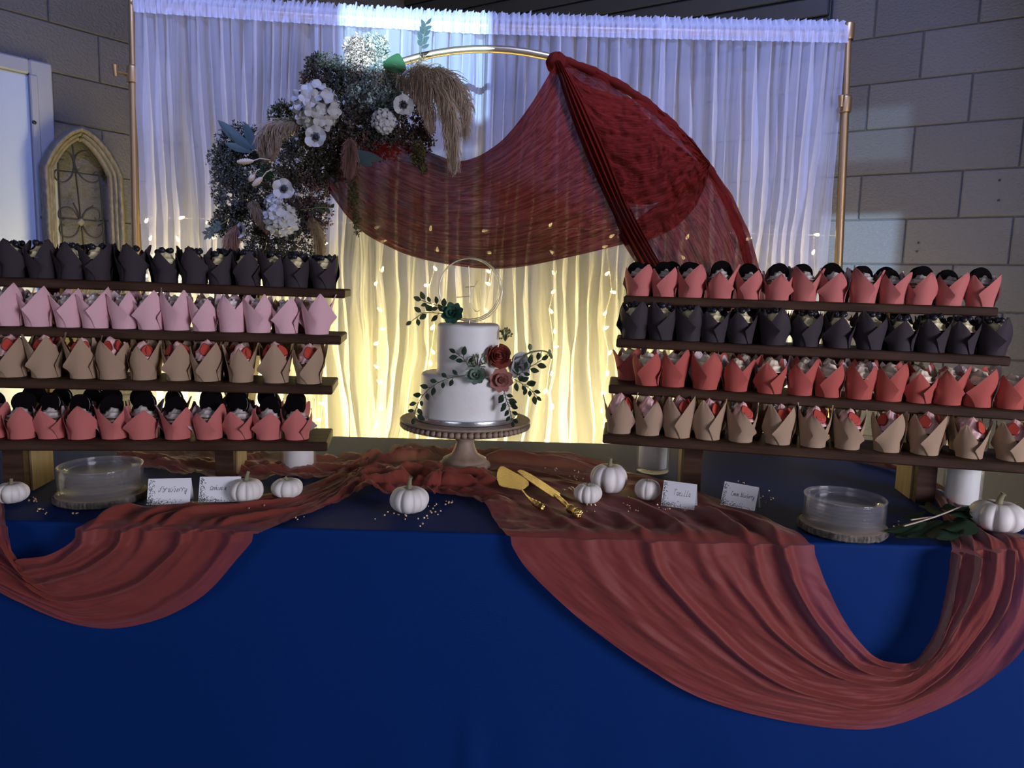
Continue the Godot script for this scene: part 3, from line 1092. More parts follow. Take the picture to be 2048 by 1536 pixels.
	hydrangea(s2, at_z(1566, 826, HZ + 0.14) - o2, 0.055, M.petal_white, 33)

# ---------------------------------------------------------------- table and cloths
const FRONT := -1.2015
const BACK := -1.9615
const RIGHT := 0.925
const LEFT := -1.57
var flat_spots := []      # [point, radius] where something stands on the runner

func build_tablecloth() -> void:
	var c := Vector3((LEFT + RIGHT) / 2, 0, (FRONT + BACK) / 2)
	var h := Vector3((RIGHT - LEFT) / 2, 0, (FRONT - BACK) / 2)
	var s := thing("tablecloth", c)
	tag(s, "navy blue cloth covering the whole dessert table and falling smoothly to the floor", "tablecloth")
	var nz := FastNoiseLite.new()
	nz.seed = 31
	nz.frequency = 0.9
	var per := 4.0 * (h.x + h.z)
	var mb := MB.new()
	var rim := func(u: float, grow: float) -> Vector3:
		# a rounded rectangle, walked from the back left corner
		var d := u * per
		var cr := 0.012
		var p := Vector3.ZERO
		if d < 2 * h.x: p = Vector3(-h.x + d, 0, -h.z)
		elif d < 2 * h.x + 2 * h.z: p = Vector3(h.x, 0, -h.z + d - 2 * h.x)
		elif d < 4 * h.x + 2 * h.z: p = Vector3(h.x - (d - 2 * h.x - 2 * h.z), 0, h.z)
		else: p = Vector3(-h.x, 0, h.z - (d - 4 * h.x - 2 * h.z))
		var inner := Vector3(clampf(p.x, -h.x + cr, h.x - cr), 0, clampf(p.z, -h.z + cr, h.z - cr))
		var out := p - inner
		var dir := out.normalized() if out.length() > 1e-6 else Vector3.ZERO
		return inner + dir * (cr + grow)
	mb.grid(360, 26, func(u, v):
		var k := roundi(v * 26)
		if k == 0: return Vector3(0, TOP, 0)
		if k == 1: return rim.call(u, -0.008) * Vector3(.98, 0, .98) + Vector3(0, TOP, 0)
		if k == 2: return rim.call(u, -0.006) + Vector3(0, TOP, 0)
		if k == 3: return rim.call(u, -0.002) + Vector3(0, TOP - 0.001, 0)
		if k == 4: return rim.call(u, 0.0) + Vector3(0, TOP - 0.006, 0)
		var t := (k - 4) / 22.0
		var y := lerpf(TOP - 0.006, 0.004, t)
		var fold := 0.012 * sin(u * 160.0 + 2.0 * sin(u * 30.0)) * smoothstep(0.3, 1.0, t) + 0.02 * nz.get_noise_2d(u * 9.0, t * 0.6) * t
		var crease := 0.012 * exp(-pow((rim.call(u, 0.0).x + c.x + 0.02 + 0.06 * t) / 0.012, 2.0)) * smoothstep(0.35, 0.6, t)
		return rim.call(u, 0.012 * t + fold * 0.5 + crease) + Vector3(0, y, 0), true)
	part(s, "cloth", mb.mesh(), M.navy)

func ridge(x: float) -> float:
	var t := 0.5 + 0.5 * cos(x)
	return t * t

func settle(p: Vector3) -> float:
	var k := 1.0
	for q in flat_spots:
		k = minf(k, smoothstep(q[1], q[1] + 0.045, Vector2(p.x - q[0].x, p.z - q[0].z).length()))
	return k

func runner_piece(inner: Array, outer: Array, nu: int, nv: int, lift: Callable, org: Vector3, mb: MB) -> void:
	var I := smooth(inner, nu)
	var O := smooth(outer, nu)
	mb.grid(nu, nv, func(u, v):
		var i := roundi(u * nu)
		var p: Vector3 = I[i].lerp(O[i], v)
		# folds stand up on the table, and out in front of it
		var over := smoothstep(-1.235, -1.185, p.z)
		var n := Vector3(0, 1.0 - over, over).normalized()
		var f: float = lift.call(u, v)
		if p.z < -1.2:
			f *= settle(p)
			p.x = minf(p.x, RIGHT - 0.008)
		if p.y > TOP - 0.01: p.y = maxf(p.y, TOP + 0.003)
		return p + n * (f + 0.001) - org, false, true)

func build_runner() -> void:
	var T := func(list): return list.map(func(q): return q if q is Vector3 else (at_z(q[0], q[1], -1.172) if q.size() > 2 else at_y(q[0], q[1], TOP + 0.004)))
	var org := Vector3(0, TOP, -1.55)
	var s := thing("table_runner", org)
	tag(s, "long sheer rust cloth bunched under the cake stand and swagged over the navy table front", "table runner")
	var nz := FastNoiseLite.new()
	nz.seed = 77
	nz.frequency = 2.2
	var f := 1
	var inner: Array = T.call([[905, 908], [1020, 913], [1180, 932], [1330, 966], [1470, 1010], [1560, 1050], [1616, 1084], [1650, 1165, f], [1690, 1245, f], [1735, 1300, f], [1772, 1313, f], [1815, 1308, f], [1855, 1262, f], [1883, 1185, f], [1899, 1110, f], [1902, 1092], [1893, 1062], [1884, 1035], [1872, 1000], [1850, 975]])
	var outer: Array = T.call([[845, 985], [905, 992], [950, 1003], [975, 1022], [990, 1042], [1002, 1058], [1012, 1069], [1062, 1146, f], [1195, 1266, f], [1390, 1390, f], [1590, 1445, f], [1750, 1456, f], [1880, 1415, f], [1985, 1345, f], [2066, 1240, f], Vector3(.880, TOP + .004, -1.202), Vector3(.879, TOP + .004, -1.25), Vector3(.878, TOP + .004, -1.33), Vector3(.876, TOP + .004, -1.42), Vector3(.872, TOP + .004, -1.52)])
	var mb := MB.new()
	runner_piece(inner, outer, 260, 110, func(u, v):
		# u runs along the cloth, v from its inner to its outer edge
		var w = v + 0.05 * nz.get_noise_2d(u * 1.5, v)
		var low: float = exp(-pow((u - 0.56) / 0.13, 2.0))
		var bunch: float = 1.0 - smoothstep(0.05, 0.24, u)
		var a := 0.0
		# sharp pleats, a few wide apart on the outer half, close together on the inner half
		for q in [[.06, .018, .020], [.13, .020, .022], [.21, .022, .024], [.30, .020, .018], [.40, .026, .014], [.53, .022, .016], [.66, .024, .014], [.80, .030, .010]]:
			var cc: float = q[0] + 0.03 * sin(u * 7.0 + q[0] * 20.0)
			a += q[2] * exp(-pow((w - cc) / q[1], 2.0)) * (0.55 + 0.45 * sin(u * 9.0 + q[0] * 31.0))
		var right := smoothstep(0.60, 0.75, u)
		a += right * 0.016 * ridge(w * 22.0 + u * 3.0)
		a *= smoothstep(0.08, 0.28, u)
		a += 0.020 * bunch * ridge(v * 9.0 + 4.5 * nz.get_noise_2d(u * 3.2, v * 1.4)) + 0.014 * bunch * absf(nz.get_noise_2d(u * 5.0 + 3.0, v * 1.8))
		a += 0.004 * nz.get_noise_2d(u * 8.0, v * 5.0)
		a += 0.02 * low * (1.0 - v)
		if u > 0.78: a *= 0.45
		return a, org, mb)
	part(s, "swag", mb.mesh(), M.rust, Transform3D())
	inner = T.call([[930, 909], [860, 909], [800, 911], [745, 915], [705, 935], [660, 955], [600, 975], [520, 990], [420, 1001], [300, 1013], [215, 1035], [172, 1046], [153, 1078, f], [112, 1100, f], [64, 1104, f], [47, 1108, f], [28, 1068, f], [15, 1040], [6, 1005]])
	outer = T.call([[870, 990], [830, 988], [775, 990], [722, 988], [690, 1000], [655, 1012], [615, 1028], [575, 1042], [548, 1053], [530, 1060], [523, 1064], [518, 1066], [476, 1116, f], [405, 1192, f], [300, 1244, f], [180, 1254, f], [60, 1213, f], [-70, 1140, f], [-140, 1036]])
	mb = MB.new()
	runner_piece(inner, outer, 230, 90, func(u, v):
		var w = v + 0.05 * nz.get_noise_2d(u * 1.5 + 9.0, v)
		var low: float = exp(-pow((u - 0.78) / 0.12, 2.0))
		var bunch: float = 1.0 - smoothstep(0.10, 0.34, u)
		var a := 0.0
		for q in [[.07, .03, .022], [.18, .03, .024], [.30, .03, .022], [.43, .032, .020], [.57, .03, .018], [.72, .035, .016], [.87, .03, .012]]:
			var cc: float = q[0] + 0.03 * sin(u * 8.0 + q[0] * 17.0)
			a += q[2] * exp(-pow((w - cc) / q[1], 2.0)) * (0.6 + 0.4 * sin(u * 10.0 + q[0] * 23.0))
		a *= smoothstep(0.2, 0.6, u)
		a += 0.024 * bunch * ridge(v * 9.0 + 5.0 * nz.get_noise_2d(u * 3.0, v * 1.3)) + 0.016 * bunch * absf(nz.get_noise_2d(u * 5.0, v * 1.6))
		a += 0.003 * nz.get_noise_2d(u * 8.0, v * 5.0)
		a += 0.03 * low * (1.0 - v)
		return a, org, mb)
	part(s, "swag", mb.mesh(), M.rust, Transform3D())
	# loose end lying behind the rack and the clear plates
	mb = MB.new()
	runner_piece(T.call([[745, 912], [640, 918], [520, 912], [420, 905], [320, 900], [240, 893]]), T.call([[725, 960], [640, 958], [540, 962], [430, 958], [330, 945], [230, 925]]), 90, 40, func(u, v):
		return 0.012 * ridge(v * 11.0 + 4.0 * nz.get_noise_2d(u * 3.0, v)) + 0.006 * absf(nz.get_noise_2d(u * 12.0, v * 4.0)), org, mb)
	part(s, "loose_end", mb.mesh(), M.rust)
	mb = MB.new()
	runner_piece(T.call([[1852, 972], [1810, 950], [1765, 930], [1700, 915]]), T.call([[1950, 1008], [1880, 975], [1800, 945], [1720, 925]]), 40, 24, func(u, v):
		return 0.010 * ridge(v * 12.0 + 4.0 * nz.get_noise_2d(u * 3.0, v)), org, mb)
	part(s, "loose_end", mb.mesh(), M.rust)

# ---------------------------------------------------------------- racks and cupcakes
const BOARD := 0.018
const DEEP := 0.14
var shelf_lines := {}     # rack -> [[left front top, right front top, back direction], ...]

func proj(p: Vector3) -> Vector2:
	var d := p - EYE
	var k := d.dot(fw)
	return Vector2(1024.0 + F * d.dot(rt) / k, 768.0 - F * d.dot(up) / k)

func build_rack(key: String, label: String, shelves: Array, supports: Array, inner_side: float) -> void:
	# shelves: [left px, left py, left depth, right px, right py, right depth] of the lower front edge, top shelf first
	var lines := []
	for q in shelves:
		var l := at_z(q[0], q[1], -q[2])
		var r := at_z(q[3], q[4], -q[5])
		var e := (r - l).normalized()
		var back := Vector3(e.z, 0, -e.x).normalized()
		if back.z > 0: back = -back
		lines.append([l + Vector3(0, BOARD, 0), r + Vector3(0, BOARD, 0), back, e])
	shelf_lines[key] = lines
	var org: Vector3 = (lines[3][0] + lines[3][1]) / 2 + lines[3][2] * 0.1
	org.y = TOP
	var s := thing("cupcake_rack", org)
	tag(s, label, "display rack", "stepped wooden cupcake racks")
	for q in lines:
		var mb := MB.new()
		var bas := Basis(q[3], Vector3.UP, -q[2]).orthonormalized()
		mb.box(Vector3.ZERO, Vector3((q[1] - q[0]).length(), BOARD, DEEP), 0.0025)
		part(s, "shelf", mb.mesh(), M.dark_wood, Transform3D(bas, (q[0] + q[1]) / 2 + q[2] * DEEP / 2 - Vector3(0, BOARD / 2, 0) - org))
	# two end supports: a dark leaning leg with a tan board behind it, split so that no piece runs through a shelf
	var back: Vector3 = lines[1][2]
	var e: Vector3 = lines[1][3]
	for q in supports:
		var foot := at_y(q[0], q[1], TOP)
		var spot := func(line: Array, px: float, py: float, deep: float) -> Vector3:
			# the point behind the shelf, deep from its front edge, seen at that pixel
			var p := at_z(px, py, line[0].z - deep)
			for k in 4:
				var on: Vector3 = line[0] + line[3] * (p - line[0]).dot(line[3])
				p = at_z(px, py, on.z + line[2].z * deep)
			return p
		var under: Vector3 = foot
		under.y = lines[3][0].lerp(lines[3][1], clampf((foot - lines[3][0]).dot(lines[3][3]) / (lines[3][1] - lines[3][0]).length(), 0, 1)).y - BOARD - 0.0005
		var low: Vector3 = spot.call(lines[3], lerpf(q[0], q[2], .22), lerpf(q[1], q[3], .22), DEEP + .016)
		var top: Vector3 = spot.call(lines[0], q[2], q[3], DEEP + .016)
		top.y = maxf(top.y, lines[0][0].y - 0.01)
		for seg in [[foot, under], [low, top]]:
			var a: Vector3 = seg[0]
			var b: Vector3 = seg[1]
			for piece in [["leg", 0.036, 0.022, 0.0, 0.0, "dark_wood"], ["end_board", 0.018, 0.085, inner_side * 0.012, 0.055, "tan_wood"]]:
				var mb := MB.new()
				var sx: Vector3 = e * piece[1] / 2
				var sz: Vector3 = back * piece[2] / 2
				var oo: Vector3 = e * piece[3] + back * piece[4]
				var ring := func(c: Vector3) -> Array: return [c - sx - sz, c + sx - sz, c + sx + sz, c - sx + sz]
				var A: Array = ring.call(a + oo - org)
				var B: Array = ring.call(b + oo - org)
				var mid: Vector3 = (a + b) / 2 + oo - org
				mb.poly(A, mid)
				mb.poly(B, mid)
				for i in 4:
					mb.poly([A[i], A[(i + 1) % 4], B[(i + 1) % 4], B[i]], mid)
				part(s, piece[0], mb.mesh(), M[piece[5]])
	# dark brace along the back, under the second shelf
	var q2 = lines[1]
	var mb3 := MB.new()
	var bas2 := Basis(q2[3], Vector3.UP, -q2[2]).orthonormalized()
	mb3.box(Vector3.ZERO, Vector3((q2[1] - q2[0]).length() * 0.66, 0.05, 0.018), 0.002)
	part(s, "brace", mb3.mesh(), M.dark_wood, Transform3D(bas2, (q2[0] + q2[1]) / 2 + q2[2] * (DEEP + 0.04) - Vector3(0, BOARD + 0.018, 0) - org))

var wrappers := []

func wrapper_mesh(seed_: int, wide_open := false) -> ArrayMesh:
	# a square of paper pressed into a cup: four pointed flaps, each tucked under the next
	var g := RandomNumberGenerator.new()
	g.seed = seed_
	var mb := MB.new()
	var hand := 1.0 if seed_ % 2 else -1.0
	var petals := []
	for k in 4:
		var q0 := g.randf_range(.22, .33) if wide_open else g.randf_range(.29, .44)
		petals.append([k * PI / 2 + g.randf_range(-.2, .2), g.randf_range(.056, .075) * (1.14 if wide_open else 1.0), g.randf_range(-0.01, 0.035), g.randf_range(0.6, 1.25), q0, g.randf_range(1.08, 1.32), g.randf_range(-.12, .12)])
	for side in 2:
		for q in petals:
			mb.grid(12, 14, func(a, v):
				var u: float = a * 2.0 - 1.0
				var kk: float = q[4]
				var hw: float = lerpf(0.80, q[5], v / kk) if v < kk else lerpf(q[5], 0.03, (v - kk) / (1.0 - kk))
				var ang: float = u * hw
				var r: float = 0.0225 + 0.0075 * smoothstep(0.0, 0.8, v) + q[2] * pow(maxf(0.0, v - 0.55), 2.0)
				r += 0.0013 * u * hand
				if u * hand > 0:
					r /= lerpf(1.0, cos(maxf(0.0, absf(ang) - 0.42) * 0.95), q[3] * smoothstep(0.05, 0.4, v))
				r += 0.0003 * sin(u * 6.0) * v
				r -= 0.0005 * side
				var t: float = q[0] + ang + q[6] * v
				return Vector3(r * cos(t), v * q[1] + 0.0004, r * sin(t)), false, side == 1)
		if side == 0:
			mb.lathe([Vector2(0, 0), Vector2(.0216, 0), Vector2(.0216, 0), Vector2(.0243, .034)], 22)
			mb.next()
	return mb.mesh()

func swirl(base_r: float, y0: float, y1: float, rings: float, star: int, seed_: int) -> ArrayMesh:
	var mb := MB.new()
	mb.grid(40, 22, func(a, v):
		var t: float = a * TAU
		var R := base_r * pow(1.0 - v, 0.62) + 0.0006
		var ph: float = t * 1.0 - v * rings * TAU
		R *= 1.0 + 0.09 * cos(ph + seed_) + 0.05 * cos(star * t + v * 9.0)
		var y: float = lerpf(y0, y1, v) + 0.0012 * sin(ph + seed_)
		return Vector3(R * cos(t), y, R * sin(t)), true)
	return mb.mesh()

func berry_slice() -> ArrayMesh:
	# a cut strawberry: heart shaped slab, darker skin round a paler face (second surface)
	var mb := MB.new()
	var out := func(t: float, k: float) -> Vector2:
		# pointed at the top, broad and slightly notched below
		var x := sin(t)
		var y := cos(t)
		var w := 0.0125 * (1.0 - 0.42 * maxf(y, 0.0))
		return Vector2(x * w * k, (y * 0.0155 + (0.003 * exp(-x * x * 14.0) if y < 0 else 0.0)) * k)
	mb.grid(24, 4, func(a, v):
		var k: float = [0.86, 0.98, 1.0, 0.98, 0.86][roundi(v * 4)]
		var z: float = [0.0025, 0.0020, 0, -0.0020, -0.0025][roundi(v * 4)]
		var p: Vector2 = out.call(a * TAU, k)
		return Vector3(p.x, p.y, z), true)
	mb.next()
	for z in [0.0025, -0.0025]:
		var ring := []
		for i in 24:
			var p: Vector2 = out.call(i / 24.0 * TAU, 0.86)
			ring.append(Vector3(p.x, p.y, z))
		mb.poly(ring, Vector3.ZERO)
	return mb.mesh()

var protos := {}

func make_cupcake(named: String, variant: int) -> Node3D:
	var kind := named.trim_suffix("_low")
	var g := RandomNumberGenerator.new()
	g.seed = hash(kind) + variant * 7
	var t := Node3D.new()
	var wr := part(t, "wrapper", wrappers[9 + variant % 6 if kind == "kraft" else (variant + absi(hash(kind))) % 9], [M[kind], M[kind + "_inside"]], Transform3D(Basis(Vector3.UP, g.randf() * TAU).scaled(Vector3(1, {"salmon": .92, "pink": 1.06, "kraft": 1.0}.get(kind.trim_suffix("_low"), 1.0), 1)), Vector3.ZERO))
	var mb := MB.new()
	mb.lathe([Vector2(0, .002), Vector2(.0205, .002), Vector2(.0235, .034), Vector2(.0225, .041), Vector2(0, .045)], 20)
	part(t, "cake", mb.mesh(), M.crumb)
	var turn := Basis(Vector3.UP, g.randf() * TAU)
	if kind == "salmon":
		part(t, "frosting", protos.swirl_low, M.cookie_cream, Transform3D(turn, Vector3.ZERO))
		var c := part(t, "cookie", protos.cookie, M.cookie, Transform3D(Basis.from_euler(Vector3(g.randf_range(-.3, .0), g.randf_range(-.35, .35), g.randf_range(-.2, .2))), Vector3(g.randf_range(-.004, .004), g.randf_range(.061, .066) - (.010 if named != kind else 0.0), g.randf_range(-.006, .0))))
		part(c, "cookie_filling", protos.filling, M.filling)
	elif kind == "kraft":
		part(t, "frosting", protos.swirl_rose, M.rosy_cream, Transform3D(turn, Vector3.ZERO))
		for k in 2:
			var ang := g.randf_range(-0.9, 0.9) + (0.0 if k == 0 else g.randf_range(0.5, 0.9))
			var b := Basis(Vector3.UP, ang)
			part(t, "strawberry_slice", protos.slice, [M.strawberry, M.strawberry_flesh], Transform3D(b * Basis(Vector3.RIGHT, -0.45) * Basis(Vector3.BACK, g.randf_range(-.5, .5)).scaled(Vector3.ONE * 0.86), b * Vector3(0, .0565 + 0.004 * g.randf(), .018)))
	elif kind == "plum":
		part(t, "frosting", protos.swirl_flat, M.lemon_cream, Transform3D(turn, Vector3.ZERO))
		for k in 4:
			var ang := k * 1.6 + g.randf_range(-.4, .4)
			part(t, "berry", protos.berry, M.berry, Transform3D(Basis.from_euler(Vector3(g.randf(), g.randf(), g.randf())), Vector3(.011 * cos(ang), .0635 + .003 * g.randf(), .011 * sin(ang))))
	elif kind == "pink":
		part(t, "frosting", protos.swirl_mid, M.white_cream, Transform3D(turn, Vector3.ZERO))
		for k in 5:
			var ang := k * 1.26 + g.randf_range(-.4, .4)
			part(t, "pearl", protos.pearl, M.pearl, Transform3D(Basis(), Vector3(.012 * cos(ang), .0605, .012 * sin(ang))))
	else:
		part(t, "frosting", protos.swirl_mid, M.butter_cream, Transform3D(turn, Vector3.ZERO))
	return t

const ORD := ["first", "second", "third", "fourth", "fifth", "sixth", "seventh", "eighth", "ninth", "tenth", "eleventh", "twelfth", "thirteenth", "fourteenth", "fifteenth"]
const SAYS := {"plum": "dark plum cupcake with berries", "pink": "pale pink cupcake", "kraft": "kraft paper strawberry cupcake", "salmon": "salmon cupcake with black cookie", "coral": "coral cupcake"}

func build_cupcakes() -> void:
	for k in 15:
		wrappers.append(wrapper_mesh(100 + k, k > 8))
	protos.swirl_low = swirl(.0242, .036, .058, 3.0, 7, 1)
	protos.swirl_rose = swirl(.0238, .040, .076, 2.0, 9, 2)
	protos.swirl_flat = swirl(.0248, .040, .064, 2.0, 8, 3)
	protos.swirl_mid = swirl(.0248, .040, .066, 2.5, 8, 4)
	var mb := MB.new()
	var flat := Transform3D(Basis(Vector3.RIGHT, PI / 2), Vector3.ZERO)
	var disc := func(y: float) -> Array: return [Vector2(0, y - .0022), Vector2(.0185, y - .0022), Vector2(.0197, y - .0012), Vector2(.0197, y + .0012), Vector2(.0185, y + .0022), Vector2(0, y + .0022)]
	mb.lathe(disc.call(-.0036), 32, flat)
	mb.lathe(disc.call(.0036), 32, flat)
	protos.cookie = mb.mesh()
	mb = MB.new()
	mb.lathe([Vector2(.0178, -.0016), Vector2(.0183, 0), Vector2(.0178, .0016)], 32, flat)
	protos.filling = mb.mesh()
	protos.slice = berry_slice()
	mb = MB.new()
	mb.ball(Vector3.ZERO, Vector3(.0062, .0056, .0062), 12, 8)
	mb.lathe([Vector2(.0026, .0050), Vector2(.0030, .0066), Vector2(.0016, .0052)], 10)
	protos.berry = mb.mesh()
	mb = MB.new()
	mb.ball(Vector3.ZERO, Vector3.ONE * .0028, 8, 6)
	protos.pearl = mb.mesh()
	var ready := {}
	# rack, shelf, kind, pixel columns of the front row, shelf word
	var rows := [
		["l", 0, "plum", [-35, 25, 86, 142, 197, 265, 332, 389, 441, 496, 549, 594, 649], "top"],
		["l", 1, "pink", [-40, 18, 78, 139, 193, 248, 301, 353, 410, 464, 517, 573, 634], "second"],
		["l", 2, "kraft", [-40, 26, 93, 168, 225, 288, 357, 415, 483, 552, 619], "third"],
		["l", 3, "salmon", [-15, 46, 105, 165, 229, 287, 355, 418, 480, 538, 594], "bottom"],
		["r", 0, "salmon_low", [1275, 1328, 1379, 1438, 1497, 1553, 1606, 1663, 1725, 1782, 1837, 1896, 1960], "top"],
		["r", 1, "plum", [1267, 1322, 1375, 1426, 1481, 1545, 1612, 1676, 1738, 1801, 1862, 1920, 1981], "second"],
		["r", 2, "coral", [1241, 1294, 1344, 1409, 1470, 1538, 1599, 1655, 1716, 1775, 1837, 1894, 1953, 2017], "third"],
		["r", 3, "kraft", [1238, 1294, 1355, 1415, 1480, 1556, 1625, 1694, 1774, 1850, 1937, 2022], "bottom"]]
	for row in rows:
		var line: Array = shelf_lines[row[0]][row[1]]
		var L: Vector3 = line[0]
		var R: Vector3 = line[1]
		var back: Vector3 = line[2]
		var len := (R - L).length()
		var at_col := func(px: float, deep: float) -> float:
			var s := 0.5
			for k in 12:
				var a := proj(L.lerp(R, s) + back * deep).x
				var b := proj(L.lerp(R, s + 0.01) + back * deep).x
				s += (px - a) / (b - a) * 0.01
			return s
		for deep in 2:
			var cols: Array = row[3].duplicate()
			if row[0] == "l": cols.reverse()
			var list := []
			var ss := []
			for px in cols:
				ss.append(at_col.call(px, 0.034))
			if deep == 0:
				list = ss
			else:
				# the second row stands behind, shifted along so that it shows between
				for k in ss.size():
					var nxt: float = ss[k + 1] if k + 1 < ss.size() else ss[k] * 2.0 - ss[k - 1]
					list.append(lerpf(ss[k], nxt, rng.randf_range(0.1, 0.45)))
			var n := 0
			for s in list:
				if s < 0.03 or s > 0.985:
					continue
				var variant := rng.randi_range(0, 6)
				var key := "%s%d" % [row[2], variant]
				if not ready.has(key):
					ready[key] = make_cupcake(row[2], variant)
				var t: Node3D = ready[key].duplicate()
				t.name = numbered("cupcake")
				add_child(t)
				t.position = L.lerp(R, s) + back * (0.034 + 0.066 * deep + rng.randf_range(-.002, .003)) + Vector3(0, 0.0003, 0)
				t.rotation.y = rng.randf_range(-.25, .25)
				t.scale = Vector3.ONE * rng.randf_range(0.96, 1.05)
				tag(t, "%s on a %s shelf, %s from the cake end, %s row" % [SAYS[row[2].trim_suffix("_low")], row[4], ORD[n], "front" if deep == 0 else "back"], "cupcake", "%s cupcakes on a %s shelf" % [row[2].trim_suffix("_low"), row[4]])
				n += 1
	for k in ready:
		ready[k].free()

# ---------------------------------------------------------------- cake
const CAKE_Z := -1.635

func succulent(label: String, c: Vector3, r: float, face: Vector3, m: Material, seed_: int) -> void:
	var g := RandomNumberGenerator.new()
	g.seed = seed_
	var s := thing("succulent", c)
	s.basis = look(face, g.randf())
	tag(s, label, "succulent")
	var mb := MB.new()
	mb.ball(Vector3(0, 0, r * 0.12), Vector3.ONE * r * 0.2, 10, 6)
	part(s, "heart", mb.mesh(), m)
	for ring in [[8, 1.0, 0.32, 0.25, 0.0], [7, 0.78, 0.30, 0.65, 0.08], [6, 0.55, 0.24, 1.0, 0.14], [4, 0.34, 0.17, 1.3, 0.2]]:
		for k in ring[0]:
			mb = MB.new()
			var b := Basis(Vector3.BACK, (k + ring[4] * 4.0) * TAU / ring[0] + g.randf_range(-.08, .08)) * Basis(Vector3.RIGHT, ring[3])
			var len: float = r * ring[1]
			var wide: float = r * ring[2]
			for face_ in [1.0, -1.0]:
				mb.grid(6, 7, func(u, v):
					var w: float = wide * pow(sin(PI * clampf(pow(v, 1.5) * 0.93 + 0.05, 0, 1)), 0.7)
					var x: float = (u - 0.5) * 2.0
					return b * Vector3(x * w, v * len, 0.22 * len * v * v + face_ * 0.05 * r * (1.0 - x * x) * sin(PI * clampf(v + 0.1, 0, 1)) + 0.1 * wide * x * x) + Vector3(0, 0, ring[4] * r * 0.5), false, face_ > 0)
			part(s, "leaf", mb.mesh(), m)

func sprig_thing(label: String, path: Array, n: int, leaf: float, m: Material, seed_: int, called := "eucalyptus_sprig", from := 0.1) -> void:
	var g := RandomNumberGenerator.new()
	g.seed = seed_
	var org: Vector3 = path[0]
	var pts := smooth(path.map(func(p): return p - org), 16)
	var s := thing(called, org)
	tag(s, label, "sprig")
	var mb := MB.new()
	mb.tube(pts, 0.0009, 5)
	part(s, "stem", mb.mesh(), M.stalk)
	for k in n:
		var t := lerpf(from, 1.0, float(k) / (n - 1))
		var i := mini(int(t * 16), 15)
		var d: Vector3 = (pts[i + 1] - pts[i]).normalized()
		var ang := atan2(-d.x, d.y) + (0.0 if k == n - 1 else (0.95 if k % 2 else -0.95) * g.randf_range(0.7, 1.25))
		var b := look(Vector3(g.randf_range(-.5, .5), g.randf_range(-.2, .5), 1)) * Basis(Vector3.BACK, ang)
		var l := leaf * g.randf_range(0.75, 1.2)
		mb = MB.new()
		mb.tube([Vector3.ZERO, b * Vector3(0, l * 0.35, 0)], 0.0006, 4)
		leaf_shape(mb, Transform3D(b, b * Vector3(0, l * 0.3, 0)), l, l * 0.31, 0.12, 4, 6, 0.9)
		part(s, "leaf", mb.mesh(), m, Transform3D(Basis(), along(pts, t)))

